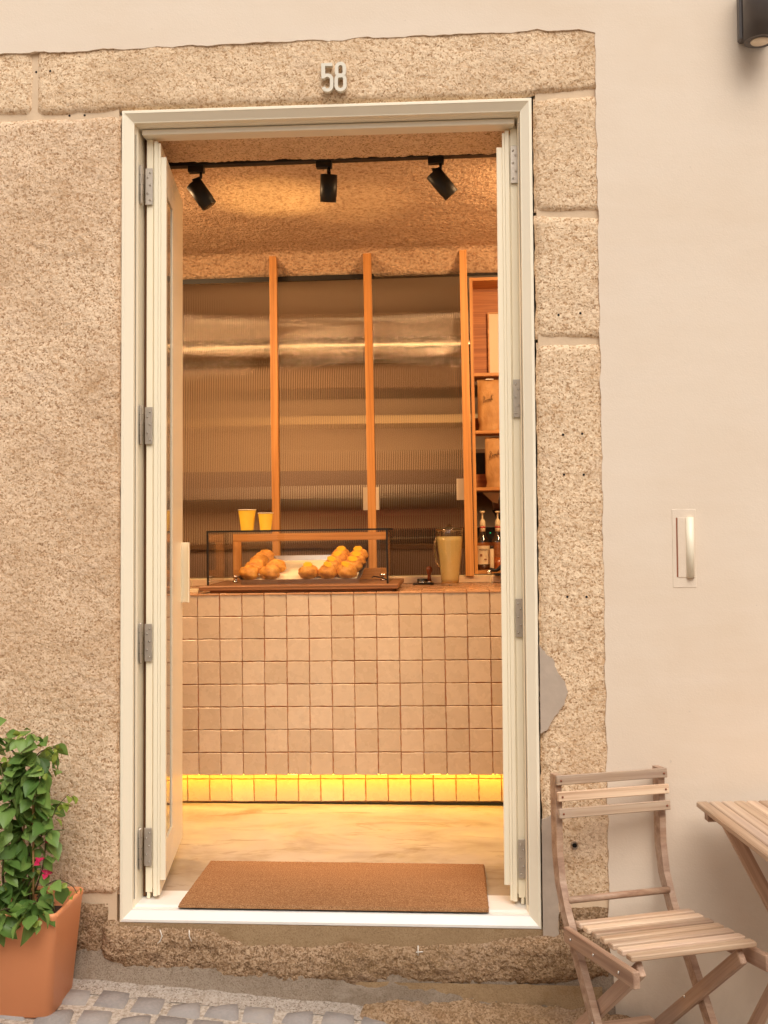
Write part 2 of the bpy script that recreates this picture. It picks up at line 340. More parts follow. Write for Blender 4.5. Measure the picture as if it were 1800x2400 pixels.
def sand_m():
    k = NT('sandy_joint', 0.95, spec=0.1); v = k.co()
    c = k.ramp(k.noise(v, 90, 4, 0.7), [(0.3, (0.26, 0.20, 0.15)), (0.5, (0.46, 0.385, 0.315)), (0.7, (0.62, 0.54, 0.47))])
    k.color(c); k.bump(k.noise(v, 130, 4), 1, 0.005); return k.m
M['sand'] = sand_m()
M['sand2'] = stone_mat('crumbled_grey_mortar', (0.27, 0.21, 0.165), (0.38, 0.315, 0.26), (0.50, 0.43, 0.37), pit=(0.14, 0.10, 0.07), sc=1.2, bumpd=0.005, pitamt=0.8, low=((0.25, 0.20, 0.16), 0.4), lime=0.5)
M['led'] = emit_mat('warm_led_strip', (1.0, 0.60, 0.06), 16.0)
M['lens'] = simple('spot_lens_dark', (0.05, 0.035, 0.02), 0.2)
M['frost'] = simple('frosted_lens', (0.80, 0.66, 0.50), 0.5)
M['darkwood_gap'] = simple('brown_timber_reveal', (0.17, 0.075, 0.03), 0.7, nscale=10, namp=0.3)

# ------------------------------------------------------------------ mesh helpers
class MB:
    def __init__(s): s.v = []; s.f = []; s.sm = []
    def add(s, vs, fs, smooth=False):
        n = len(s.v); s.v += [tuple(p) for p in vs]; s.f += [tuple(i+n for i in f) for f in fs]; s.sm += [smooth]*len(fs); return s
    def box(s, x0, x1, y0, y1, z0, z1, b=0.0):
        if b <= 0:
            return s.add([(x0, y0, z0), (x1, y0, z0), (x1, y1, z0), (x0, y1, z0), (x0, y0, z1), (x1, y0, z1), (x1, y1, z1), (x0, y1, z1)],
                         [(0, 3, 2, 1), (4, 5, 6, 7), (0, 1, 5, 4), (1, 2, 6, 5), (2, 3, 7, 6), (3, 0, 4, 7)])
        b = min(b, (x1-x0)*.45, (y1-y0)*.45, (z1-z0)*.45)
        cx, cy, cz = (x0+x1)/2, (y0+y1)/2, (z0+z1)/2; h = ((x1-x0)/2, (y1-y0)/2, (z1-z0)/2)
        vs = []; idx = {}
        for sx in (-1, 1):
            for sy in (-1, 1):
                for sz in (-1, 1):
                    for a in range(3):
                        d = [h[0]-b, h[1]-b, h[2]-b]; d[a] = h[a]
                        idx[(sx, sy, sz, a)] = len(vs); vs.append((cx+sx*d[0], cy+sy*d[1], cz+sz*d[2]))
        fs = []
        sg = (-1, 1)
        for a in range(3):
            o1, o2 = (a+1) % 3, (a+2) % 3
            for s_ in sg:
                q = []
                for p, r in ((-1, -1), (1, -1), (1, 1), (-1, 1)):
                    k = [0, 0, 0]; k[a] = s_; k[o1] = p; k[o2] = r; q.append(idx[(k[0], k[1], k[2], a)])
                fs.append(tuple(q) if s_ > 0 else tuple(q[::-1]))
        for a in range(3):                                   # edges along axis a
            o1, o2 = (a+1) % 3, (a+2) % 3
            for p in sg:
                for r in sg:
                    k0 = [0, 0, 0]; k0[a] = -1; k0[o1] = p; k0[o2] = r; k1 = list(k0); k1[a] = 1
                    q = [idx[(*k0, o1)], idx[(*k1, o1)], idx[(*k1, o2)], idx[(*k0, o2)]]
                    if p*r > 0: q = q[::-1]
                    fs.append(tuple(q))
        for sx in sg:
            for sy in sg:
                for sz in sg:
                    q = [idx[(sx, sy, sz, 0)], idx[(sx, sy, sz, 1)], idx[(sx, sy, sz, 2)]]
                    fs.append(tuple(q) if sx*sy*sz > 0 else tuple(q[::-1]))
        return s.add(vs, fs)
    def lathe(s, prof, c=(0, 0, 0), n=20, axis='z', smooth=True, cap=True):
        vs = []; fs = []; m = len(prof)
        for r, h in prof:
            for i in range(n):
                a = 2*math.pi*i/n; p = (r*math.cos(a), r*math.sin(a), h)
                if axis == 'x': p = (p[2], p[0], p[1])
                if axis == 'y': p = (p[0], p[2], -p[1]) 
                vs.append((p[0]+c[0], p[1]+c[1], p[2]+c[2]))
        for j in range(m-1):
            for i in range(n):
                k = (i+1) % n; fs.append((j*n+i, j*n+k, (j+1)*n+k, (j+1)*n+i))
        if cap:
            fs.append(tuple(range(n))[::-1]); fs.append(tuple((m-1)*n+i for i in range(n)))
        return s.add(vs, fs, smooth)
    def tube(s, pts, r, n=8, closed=False, smooth=True):
        pts = [Vector(p) for p in pts]; m = len(pts); rr = r if isinstance(r, (list, tuple)) else [r]*m
        vs = []; fs = []; ref = None
        for i, p in enumerate(pts):
            if closed: t = pts[(i+1) % m]-pts[i-1]
            else: t = pts[min(i+1, m-1)]-pts[max(i-1, 0)]
            t.normalize()
            if ref is None: ref = Vector((0, 0, 1)) if abs(t.z) < 0.9 else Vector((1, 0, 0))
            a = t.cross(ref).normalized(); b = a.cross(t).normalized(); ref = b
            for k in range(n):
                an = 2*math.pi*k/n; vs.append(tuple(p+a*math.cos(an)*rr[i]+b*math.sin(an)*rr[i]))
        for i in range(m if closed else m-1):
            j = (i+1) % m
            for k in range(n):
                l = (k+1) % n; fs.append((i*n+k, i*n+l, j*n+l, j*n+k))
        if not closed: fs.append(tuple(range(n))[::-1]); fs.append(tuple((m-1)*n+k for k in range(n)))
        return s.add(vs, fs, smooth)
    def grid(s, nu, nv, fn, smooth=True, flip=False):
        vs = [fn(i/(nu-1), j/(nv-1)) for j in range(nv) for i in range(nu)]
        fs = []
        for j in range(nv-1):
            for i in range(nu-1):
                q = (j*nu+i, j*nu+i+1, (j+1)*nu+i+1, (j+1)*nu+i); fs.append(q[::-1] if flip else q)
        return s.add(vs, fs, smooth)
    def prism(s, poly, y0, y1):                       # polygon in xz (counter-clockwise seen from -Y), extruded along y
        n = len(poly)
        vs = [(x, y0, z) for x, z in poly]+[(x, y1, z) for x, z in poly]
        fs = [tuple(range(n)), tuple(range(2*n-1, n-1, -1))]+[(i, i+n, (i+1) % n+n, (i+1) % n) for i in range(n)]
        return s.add(vs, fs)
    def mesh(s, name, mat, off=(0, 0, 0)):
        me = bpy.data.meshes.new(name)
        me.from_pydata([(v[0]-off[0], v[1]-off[1], v[2]-off[2]) for v in s.v], [], s.f)
        me.polygons.foreach_set('use_smooth', s.sm); me.materials.append(mat); me.update(); return me
    def build(s, name, mat, parent=None, **tags):
        off = WL[parent.name] if parent is not None else (0, 0, 0)
        o = bpy.data.objects.new(name, s.mesh(name, mat, off)); col.objects.link(o)
        if parent is not None: o.parent = parent
        WL[o.name] = off
        for k, v in tags.items(): o[k] = v
        return o
WL = {}                                             # world location of every object as built
INTERIOR = []
def thing(name, label, cat, loc=(0, 0, 0), group=None, kind=None, inside=False):
    o = bpy.data.objects.new(name, None); col.objects.link(o); o.location = loc; o.empty_display_size = 0.05
    o['label'] = label; o['category'] = cat
    if group: o['group'] = group
    if kind: o['kind'] = kind
    WL[o.name] = tuple(loc)
    if inside: INTERIOR.append(o)
    return o
def struct(name, mb, mat, inside=False, label=None, kind='structure'):
    o = mb.build(name, mat); o['kind'] = kind
    if label: o['label'] = label
    if inside: INTERIOR.append(o)
    return o
def put(name, me, loc, parent, rot=None):
    """one more object on a shared mesh; loc is in world coordinates"""
    o = bpy.data.objects.new(name, me); col.objects.link(o)
    off = WL[parent.name] if parent is not None else (0, 0, 0)
    o.location = Vector(loc)-Vector(off); o.parent = parent
    if rot is not None: o.rotation_euler = rot
    WL[o.name] = tuple(loc); return o
def beam(name, p0, p1, w, t, mat, parent, side=(0, 1, 0), bevel=0.002):
    """a planed stick from p0 to p1; w across in the plane normal to `side`, t along `side`; grain runs along local x"""
    p0, p1 = Vector(p0), Vector(p1); L = (p1-p0).length; x = (p1-p0).normalized()
    y = Vector(side); y = (y-x*y.dot(x)).normalized(); z = x.cross(y)
    me = MB().box(0, L, -t/2, t/2, -w/2, w/2, bevel).mesh(name, mat)
    o = bpy.data.objects.new(name, me); col.objects.link(o); o.parent = parent
    off = Vector(WL[parent.name]); o.matrix_local = Matrix.Translation(p0-off) @ Matrix((x, y, z)).transposed().to_4x4()
    WL[o.name] = tuple(p0); return o
def N(x, y, z, s): return noise.noise(Vector((x*s, y*s, z*s)))
def lerp(a, b, t): return a+(b-a)*t
def pl(pts):
    def f(x):
        if x <= pts[0][0]: return pts[0][1]
        for (a, b), (c, d) in zip(pts, pts[1:]):
            if x <= c: return b+(d-b)*(x-a)/(c-a)
        return pts[-1][1]
    return f

# ------------------------------------------------------------------ ground
def gz(x, y): return -0.205-0.067*x+0.11*(y+0.05)-0.07*max(0, x-0.05)
def gmap(u, v):
    x = 14*(2*u-1)**3; y = 0.3-26*v**3
    return (x, y, gz(max(-3, min(3, x)), max(-2.2, y))-0.012)
struct('ground', MB().grid(81, 81, gmap, flip=True), M['sand'], label='sandy cement bed of the sloping street under the stone setts')
street = thing('cobbled_street', 'grey granite setts of the sloping street in sandy joints', 'paving', (0, -0.9, gz(0, -0.9)), kind='structure')
setts = []
for i in range(7):
    sx, sy = random.uniform(0.093, 0.107), random.uniform(0.084, 0.092); n = 5
    jit = [[(random.uniform(-.004, .004), random.uniform(-.004, .004)) for _ in range(2)] for _ in range(2)]
    def fn(u, v, sx=sx, sy=sy, jit=jit):
        x = (u-.5)*sx; y = (v-.5)*sy
        e = min(u, 1-u, v, 1-v)
        cr = 0.10
        r = 1.0
        jx = lerp(lerp(jit[0][0][0], jit[0][1][0], u), lerp(jit[1][0][0], jit[1][1][0], u), v); jy = lerp(lerp(jit[0][0][1], jit[0][1][1], u), lerp(jit[1][0][1], jit[1][1][1], u), v)
        z = 0.0 if e > 0.3 else (-0.004 if e > 0.1 else -0.03)
        k = 0.86 if e > 0.05 and e < 0.3 else 1
        return (x+jx+(x*0.06 if e < .05 else 0), y+jy, z+0.004*N(x+i, y, 0, 30))
    xs = [0, .12, .5, .88, 1]
    mbx = MB().grid(5, 5, lambda u, v: fn(xs[round(u*4)], xs[round(v*4)]))
    setts.append(mbx.mesh('sett', M['sett']))
slope = (math.atan(0.11), math.atan(0.067), 0)
cnt = 0; y = -0.118; row = 0
while y > -1.25:
    x = -1.25 + (row % 2)*0.055+random.uniform(-.02, .02)
    while x < 1.55 and cnt < 298:
        if not (y < -0.95 and x > 0.9):
            o = put('sett', random.choice(setts), (x, y+random.uniform(-.006, .006), gz(x, y)+random.uniform(-.002, .002)), street, (slope[0]+random.uniform(-.018, .018), slope[1]+(.07 if x > .05 else 0)+random.uniform(-.018, .018), random.uniform(-.07, .07)+random.choice((0, math.pi))))
            cnt += 1
        x += random.uniform(0.104, 0.116)
    y -= random.uniform(0.094, 0.101); row += 1

# ------------------------------------------------------------------ facade
fac = thing('shop_facade', 'cream plastered building front with granite blocks framing an open doorway', 'wall', (0, 0.25, -0.3))
OX = 0.63; OT = 2.476                                       # doorway opening: half width and height
core = MB()
core.box(-4, -OX-0.012, 0.012, 0.5, -0.9, 4.6); core.box(OX+0.012, 4, 0.012, 0.5, -0.9, 4.6)
core.box(-OX-0.012, OX+0.012, 0.012, 0.5, OT+0.03, 4.6); core.box(-OX-0.012, OX+0.012, 0.012, 0.5, -0.9, -0.004)
core.build('mortar_bed', M['mortar'], fac)
def rag(a, b, n, amp, ax):                                  # slightly ragged line between two points
    out = []
    for i in range(n):
        t = i/n; x = lerp(a[0], b[0], t); z = lerp(a[1], b[1], t); d = amp*(N(x*1.3, 5, z, 14)+0.6*N(x, 9, z, 45))
        out.append((x+(d if ax == 'z' else 0), z+(d if ax == 'x' else 0)))
    return out
pp = [(-4, 4.6)]+[(-4, 2.667)]+rag((-1.7, 2.662), (0.79, 2.682), 160, 0.006, 'x')+rag((0.822, 2.668), (0.829, -0.95), 200, 0.006, 'z')+[(4, -0.95), (4, 4.6)]
def poly_sheet(poly, y, mat, name, thick=0.012):
    # fan split into strips so that the concave outline triangulates cleanly
    import bmesh
    bm = bmesh.new(); vs = [bm.verts.new((x, y, z)) for x, z in poly]; f = bm.faces.new(vs)
    ex = bmesh.ops.extrude_face_region(bm, geom=[f]); 
    for g in ex['geom']:
        if isinstance(g, bmesh.types.BMVert): g.co.y -= thick
    bmesh.ops.recalc_face_normals(bm, faces=bm.faces)
    bmesh.ops.triangulate(bm, faces=[f for f in bm.faces if len(f.verts) > 4])
    off = WL[fac.name]
    for v in bm.verts: v.co -= Vector(off)
    me = bpy.data.meshes.new(name); bm.to_mesh(me); bm.free(); me.materials.append(mat)
    o = bpy.data.objects.new(name, me); col.objects.link(o); o.parent = fac; WL[o.name] = off; return o
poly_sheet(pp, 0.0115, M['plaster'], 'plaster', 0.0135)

def ragged(poly, step=0.006, amp=0.004):
    out = []
    for (a, b), (c, d) in zip(poly, poly[1:]+poly[:1]):
        n = max(1, int(math.hypot(c-a, d-b)/step))
        for i in range(n):
            x, z = lerp(a, c, i/n), lerp(b, d, i/n); k = amp if x > .645 else 0
            out.append((x+k*(N(x, 1, z, 40)+.6*N(x, 1, z, 110)), z+k*(N(x, 7, z, 40)+.6*N(x, 7, z, 110))))
    return out
def block(name, x0, x1, zb, zt, mat, step=0.011, base=0.002, amp=1.0, er=0.007, sink=0.010, edge=0.004, bulge=0.0, seed=0, parent=None, label=None):
    fzb = zb if callable(zb) else (lambda x: zb); fzt = zt if callable(zt) else (lambda x: zt)
    W = x1-x0; H = max(fzt(lerp(x0, x1, t))-fzb(lerp(x0, x1, t)) for t in (0, .3, .6, 1))
    nu = max(6, int(W/step)); nv = max(6, int(H/step))
    def wrp(t, L):                                           # denser near the edges
        return t
    def fn(u, v):
        x = lerp(x0, x1, u); z = lerp(fzb(x), fzt(x), v)
        h = fzt(x)-fzb(x)
        d = min(u*W, (1-u)*W, v*h, (1-v)*h)
        dx = min(u*W, (1-u)*W); dz = min(v*h, (1-v)*h)
        rc = 0.03
        if dx < rc and dz < rc:
            d = min(d, rc-math.hypot(rc-dx, rc-dz))
        k = math.exp(-max(d, 0)/er)
        ew = math.exp(-max(d, 0)/0.03)
        x2 = x+ew*edge*(N(x+seed, 3, z, 16)+.7*N(x+seed, 3, z, 50)); z2 = z+ew*edge*(N(x+seed, 8, z, 16)+.7*N(x+seed, 8, z, 50))
        y = base+sink*1.6*k-bulge*(1-ew)
        y -= amp*(0.0040*N(x+seed, 0, z, 7)+0.0022*N(x, seed, z, 34)+0.0016*N(x, seed+2, z*1.3, 95))
        return (x2, y, z2)
    return MB().grid(nu, nv, fn, smooth=True).build('stone_block' if name is None else name, mat, parent or fac, **({'label': label} if label else {}))
block(None, -4.0, -0.914, 2.474, pl([(-4, 2.71), (-0.92, 2.70)]), M['stone'], seed=1)
block(None, -0.906, 0.87, pl([(-.9, 2.470), (-.66, 2.472), (-.63, 2.480), (.6, 2.480), (.64, 2.487), (.83, 2.496)]), pl([(-.9, 2.70), (-.82, 2.71), (-.085, 2.725), (.65, 2.72), (.87, 2.71)]), M['stone'], seed=2)
block(None, -1.75, -0.635, pl([(-1.75, .064), (-.9, .066), (-.64, .078)]), pl([(-1.75, 2.456), (-.64, 2.466)]), M['stone_left'], step=0.0115, seed=3)
block(None, -3.2, -1.77, 0.4, 2.45, M['stone_left'], step=0.03, seed=4)
block(None, 0.635, 0.87, pl([(.64, 2.128), (.83, 2.124)]), pl([(.64, 2.476), (.83, 2.486)]), M['stone'], seed=5)
block(None, 0.635, 0.87, pl([(.64, 1.744), (.83, 1.738)]), pl([(.64, 2.119), (.83, 2.114)]), M['stone'], seed=6)
block(None, 0.635, 0.87, pl([(.64, .073), (.83, .078)]), pl([(.64, 1.732), (.83, 1.727)]), M['stone'], seed=7)
# rough foundation stones
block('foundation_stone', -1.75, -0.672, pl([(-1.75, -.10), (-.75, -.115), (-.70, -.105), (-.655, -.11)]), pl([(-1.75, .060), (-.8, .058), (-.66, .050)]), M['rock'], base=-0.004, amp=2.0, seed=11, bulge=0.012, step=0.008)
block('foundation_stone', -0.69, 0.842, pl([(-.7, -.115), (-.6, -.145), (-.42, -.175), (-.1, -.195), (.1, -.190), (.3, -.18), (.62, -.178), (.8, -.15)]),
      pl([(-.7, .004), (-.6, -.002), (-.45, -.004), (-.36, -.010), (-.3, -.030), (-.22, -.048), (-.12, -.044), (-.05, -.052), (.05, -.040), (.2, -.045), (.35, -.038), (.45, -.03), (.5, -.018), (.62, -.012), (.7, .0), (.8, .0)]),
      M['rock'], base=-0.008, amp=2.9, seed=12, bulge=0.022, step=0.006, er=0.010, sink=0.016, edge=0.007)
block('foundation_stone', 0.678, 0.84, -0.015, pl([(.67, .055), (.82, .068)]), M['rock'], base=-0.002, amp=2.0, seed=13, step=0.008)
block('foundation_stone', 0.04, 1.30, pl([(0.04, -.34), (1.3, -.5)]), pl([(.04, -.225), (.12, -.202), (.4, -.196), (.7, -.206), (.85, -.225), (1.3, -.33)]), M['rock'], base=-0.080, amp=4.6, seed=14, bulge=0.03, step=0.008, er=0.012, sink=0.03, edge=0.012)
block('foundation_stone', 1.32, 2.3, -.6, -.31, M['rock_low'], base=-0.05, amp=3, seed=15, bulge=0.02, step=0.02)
# mortar strips round the base
def strip(name, x0, x1, fzt, fzb, yt, yb, mat, seed=0, nu=150, nv=12, amp=0.004, **k):
    def fn(u, v):
        x = lerp(x0, x1, u); z = lerp(fzb(x), fzt(x), v); y = lerp(yb, yt, v)
        return (x, y-amp*(N(x+seed, z, 0, 12)+.5*N(x+seed, z, 2, 40)), z+amp*.6*N(x, seed, z, 20))
    return MB().grid(nu, nv, fn).build(name, mat, fac, **k)
strip('mortar_strip', -0.63, 0.66, lambda x: 0.0, lambda x: -0.075, 0.001, -0.006, M['mortar_ochre'], 1, label='ochre mortar band just below the white door sill', amp=0.002)
strip('mortar_strip', -1.75, 1.32, lambda x: -0.07 if x < .835 else gz(x, 0)-.02, lambda x: gz(x, -0.06)-0.012, -0.001, -0.05, M['cement'], 2, nu=260, label='grey cement fillet along the foot of the wall')
strip('mortar_strip', 0.0, 0.80, lambda x: -0.15, lambda x: -0.245, -0.026, -0.034, M['mortar_ochre'], 3, label='brown mortar bed between the two rough foundation stones')
strip('mortar_strip', -1.75, 0.14, lambda x: gz(x, -0.04)+0.004, lambda x: gz(x, -0.10)-0.010, -0.040, -0.095, M['sand2'], 5, nu=300, nv=16, amp=0.006, label='crumbling pale mortar between wall foot and setts')
# grey cement patches beside the frame
poly_sheet(ragged([(0.634, 0.83), (0.655, 0.80), (0.672, 0.79), (0.69, 0.745), (0.708, 0.72), (0.715, 0.69), (0.70, 0.65), (0.675, 0.62), (0.655, 0.585), (0.634, 0.57)][::-1]), 0.0, M['cement_patch'], 'cement_patch', 0.0055)['label'] = 'smooth grey cement patch in the right door jamb'
poly_sheet(ragged([(0.634, 0.32), (0.66, 0.33), (0.676, 0.30), (0.680, 0.1), (0.678, -0.02), (0.634, -0.02)][::-1]), 0.0, M['cement_patch'], 'cement_patch', 0.0065)['label'] = 'grey cement strip at the foot of the right door jamb'
# drill holes, set at the stone surface
bpy.context.view_layer.update()
for i, (x, z, r) in enumerate([(.703, 1.814, .0036), (.768, 1.818, .0036), (.712, 1.454, .0036), (.768, 1.456, .0036), (.713, 1.335, .0036), (.771, 1.334, .0036), (.718, .972, .0036), (.774, .972, .0036), (.729, .245, .007), (-.906, 2.612, .0034), (-.858, 2.610, .0034), (-.799, 2.470, .0034), (-.751, 2.470, .0034)]):
    hit = scene.ray_cast(bpy.context.evaluated_depsgraph_get(), Vector((x, -.5, z)), Vector((0, 1, 0)))
    ys = hit[1].y if hit[0] else 0
    MB().lathe([(r, -0.0012), (r, 0.01)], (x, ys, z), 10, 'y').build('drill_hole', M['hole'], fac)
MB().lathe([(.011, -.003), (.011, .004), (.0075, .004), (.0075, -.003)], (.729, -.002, .245), 16, 'y', cap=False).build('wall_plug', M['cement_patch'], fac)
# white sealant squiggles below the sill
for pts in ([(-.50, -.012), (-.494, -.03), (-.500, -.045), (-.508, -.052)], [(-.412, -.012), (-.412, -.028), (-.405, -.045)], [(.268, -.045), (.268, -.075)], [(.262, -.064), (.283, -.062)]):
    MB().tube([(x, -0.022, z) for x, z in pts], 0.0016, 5).build('sealant_drip', M['white_enamel'], fac)

# roughly dressed stone soffit and reveals behind the door frame
def sof(u, v):
    x = lerp(-.9, .9, u); y = lerp(.105, .52, v)
    z = 2.474+0.004*N(x, y, 0, 30)+0.005*N(x, y, 4, 8)
    if y > .47: z += (y-.47)*1.3
    return (x, y+0.004*N(x, y, 7, 60), z+0.003*N(x, y, 3, 90))
MB().grid(240, 60, sof, flip=True).build('stone_soffit', M['stone'], fac)
for s in (-1, 1):
    MB().grid(24, 120, lambda u, v: (s*(0.650+0.004*N(u, v*6, s, 8)), lerp(.105, .52, u), lerp(-.02, 2.49, v)), flip=(s < 0)).build('stone_reveal', M['stone_left'], fac)

# ------------------------------------------------------------------ house across the narrow street (behind the camera)
oh = thing('opposite_house', 'pale plastered house across the narrow street behind the viewer', 'house', (0, -7, -.6))
MB().box(-12, 12, -7.6, -7.0, -1.4, 4.4).build('wall', M['plaster'], oh)
MB().box(-12.2, 12.2, -7.8, -6.75, 4.4, 4.55).build('roof', M['terracotta'], oh)
for k_ in range(-4, 5):
    for zz in (0.3, 2.5):
        wf = MB().box(k_*2.6-.55, k_*2.6+.55, -7.02, -6.96, zz, zz+1.5, .01).build('window', M['lacquer'], oh)
        MB().box(k_*2.6-.47, k_*2.6+.47, -6.965, -6.955, zz+.08, zz+1.42).build('pane', M['pane2'], wf)

# ------------------------------------------------------------------ door frame
fr = thing('door_frame', 'cream painted metal door frame set in the granite doorway', 'door frame', (0, 0.05, 0.0))
prof = [(0.0, 0.11), (0.0, 0.002), (0.002, 0.0), (0.009, 0.0), (0.011, 0.002), (0.031, 0.016), (0.034, 0.017), (0.035, 0.036), (0.039, 0.042), (0.040, 0.046), (0.040, 0.11)]
def rail(name, a, b, inward, lab=None):
    # mitred rail: profile (inset, depth) swept from corner a to corner b; inward = (dx, dz)
    a = Vector((a[0], 0, a[1])); b = Vector((b[0], 0, b[1])); d = (b-a).normalized(); inn = Vector((inward[0], 0, inward[1]))
    vs = []
    for t, y in prof: vs.append(a+inn*t+d*t+Vector((0, y, 0)))
    for t, y in prof: vs.append(b+inn*t-d*t+Vector((0, y, 0)))
    n = len(prof); fs = [(i, i+1, i+1+n, i+n) for i in range(n-1)]
    mb = MB().add(vs, fs); import bmesh
    return mb.build(name, M['lacquer'], fr)
HW = 0.630; HT = 2.476
rail('frame_rail', (HW, HT), (-HW, HT), (0, -1)); rail('frame_rail', (-HW, 0), (HW, 0), (0, 1)).data.materials[0] = M['lacquer_sill']
rail('frame_rail', (-HW, HT), (-HW, 0), (1, 0)); rail('frame_rail', (HW, 0), (HW, HT), (-1, 0))
MB().box(-HW+.048, HW-.048, .11, .17, .0, .040, .002).build('threshold', M['lacquer_sill'], fr)
MB().box(-HW+.05, HW-.05, .1095, .1125, 2.428, 2.474).build('gap_seal', M['gasket'], fr)
MB().box(-HW+.049, HW-.049, .050, .108, 2.4165, 2.4340, .002).build('door_stop', M['lacquer'], fr)
for s in (-1, 1):
    MB().box(min(s*.594, s*.5925), max(s*.594, s*.5925), .0275, .0285, .06, 2.41).build('gap_seal', M['gasket'], fr)
    MB().box(min(s*.582, s*.63), max(s*.582, s*.63), .112, .155, .04, 2.43).build('timber_reveal', M['darkwood_gap'], fr)

# ------------------------------------------------------------------ door leaves
def door(side, label):
    """leaf swung into the shop; local x runs towards the middle of the doorway, y goes inward"""
    d = thing('door_leaf', label, 'door', (side*0.59, 0.085, 0.04))
    ox, oy = (-0.585 if side < 0 else 0.600), 0.085
    ang = R(8.0)
    def S(mb):                                            # mirror and turn about the hinge
        out = MB(); out.f = [f if side < 0 else f[::-1] for f in mb.f]; out.sm = mb.sm
        for x, y, z in mb.v:
            X = x*math.cos(ang)-y*math.sin(ang); Y = x*math.sin(ang)*0.0+y*math.cos(ang)
            out.v.append((ox-side*X if side > 0 else ox+X, oy+Y, z))
        return out
    L = 0.46
    z0, z1 = 0.052, 2.418
    S(MB().box(.010, .031, 0, L, z0+.010, z1-.004, .001)).build('hinge_stile', M['lacquer_leaf'], d)
    S(MB().box(.014, .024, .002, L-.002, z0-.010, z1+.010, .001)).build('sealing_tongue', M['lacquer_leaf'], d)
    S(MB().box(.0345, .0475, -.006, L, z0, z1-.010, .001)).build('door_core', M['lacquer_leaf'], d)
    S(MB().box(.048, .056, -.006, L, z0+.003, z1-.018, .001)).build('door_core', M['lacquer_leaf'], d)
    S(MB().box(.031, .0345, .006, L-.002, z0+.02, z1-.02)).build('gap_seal', M['lacquer'], d)
    # glazed face: rails and stiles round the pane
    z2, z3 = z0+.048, z1-.062
    S(MB().box(.0562, .074, -.004, .020, z2, z3, .0015)).build('stile', M['lacquer_leaf'], d)
    S(MB().box(.0562, .074, L-.300, L, z2, z3, .0015)).build('stile', M['lacquer_leaf'], d)
    S(MB().box(.0562, .0735, .020, L-.300, z3-.118, z3)).build('top_rail', M['lacquer_leaf'], d)
    S(MB().box(.0562, .0735, .020, L-.300, z2, z2+.118)).build('bottom_rail', M['lacquer_leaf'], d)
    S(MB().box(.0565, .0660, .020, L-.300, z2+.118, z3-.118)).build('gasket', M['gasket'], d)
    S(MB().box(.0665, .0700, .024, L-.305, z2+.124, z3-.124)).build('glass_pane', M['pane2'], d)
    if side < 0:
        h = S(MB().box(.074, .079, L-.045, L-.008, .925, 1.135, .001).box(.079, .103, L-.030, L-.024, .925, 1.135, .001).box(.098, .103, L-.052, L-.024, .925, 1.135, .001)).build('pull_handle', M['lacquer_leaf'], d)
    return d
dl = door(-1, 'left open cream door leaf with a pull handle, swung into the shop')
dr = door(1, 'right open cream door leaf seen edge on, swung into the shop')
def hinge(side, z, parent):
    h = MB()
    px = side*(0.586 if side < 0 else 0.600)
    h.lathe([(.0058, 0), (.0058, .124)], (px, .062, z), 10)
    ho = h.build('hinge', M['steel'], parent)
    x0, x1 = (-.5775, -.5545) if side < 0 else (.5695, .5925)
    MB().box(x0, x1, .0772, .080, z+.004, z+.120, .0006).build('hinge_plate', M['steel'], ho)
    xa = side*(.5832 if side < 0 else .5975); MB().box(min(xa, xa-side*.0022), max(xa, xa-side*.0022), .046, .062, z+.002, z+.122).build('hinge_plate', M['steel'], ho)
    xb, xc = sorted((px+side*.003, px+side*.0145)); MB().box(xb, xc, .0585, .0600, z+.001, z+.123).build('hinge_plate', M['steel'], ho)
    xm = (x0+x1)/2
    sc = MB()
    for dx, dz in ((.004, .105), (-.004, .090), (.004, .066), (-.004, .040), (.004, .018)):
        sc.lathe([(.0030, -.0016), (.0018, .0003)], (xm+dx*-side, .0768, z+dz), 8, 'y')
    sc.build('screws', M['chrome'], ho, kind='stuff')
    k = MB()
    for q in (.03, .062, .094): k.lathe([(.0064, 0), (.0064, .0012)], (px, .062, z+q), 10)
    k.build('knuckle_rings', M['gasket'], ho, kind='stuff')
for z in (2.200, 1.443, .767, .140): hinge(-1, z, dl)
for z in (2.238, 1.512, .842, .118): hinge(1, z, dr)

# ------------------------------------------------------------------ number, wall lamp, wall latch
num = thing('house_number', 'pale metal house number 58 above the doorway', 'sign', (0.03, -0.005, 2.506))
def ribbon(mb, path, w, y0, y1, closed=False):
    pts = [Vector((p[0], p[1])) for p in path]; n = len(pts); L = []; Rr = []
    for i, p in enumerate(pts):
        if closed: t = pts[(i+1) % n]-pts[i-1]
        else: t = pts[min(i+1, n-1)]-pts[max(i-1, 0)]
        t.normalize(); nr = Vector((-t.y, t.x)); 
        sc = 1.0
        if 0 < i < n-1 or closed:
            a = (pts[i]-pts[i-1]).normalized(); b = (pts[(i+1) % n]-pts[i]).normalized(); c = max(.5, math.cos(a.angle(b)/2)) if a.length and b.length else 1; sc = 1/c
        L.append(p+nr*w/2*sc); Rr.append(p-nr*w/2*sc)
    vs = [(p.x, y0, p.y) for p in L]+[(p.x, y0, p.y) for p in Rr]+[(p.x, y1, p.y) for p in L]+[(p.x, y1, p.y) for p in Rr]
    fs = []
    for i in range(n if closed else n-1):
        j = (i+1) % n
        fs += [(i, j, n+j, n+i), (2*n+i, 3*n+i, 3*n+j, 2*n+j), (i, 2*n+i, 2*n+j, j), (n+i, n+j, 3*n+j, 3*n+i)]
    if not closed: fs += [(0, n, 3*n, 2*n), (n-1, 3*n-1, 4*n-1, 2*n-1)]
    mb.add(vs, fs); return mb
def arc(cx, cz, r, a0, a1, n=8, rz=None): return [(cx+r*math.cos(R(lerp(a0, a1, i/n))), cz+(rz or r)*math.sin(R(lerp(a0, a1, i/n)))) for i in range(n+1)]
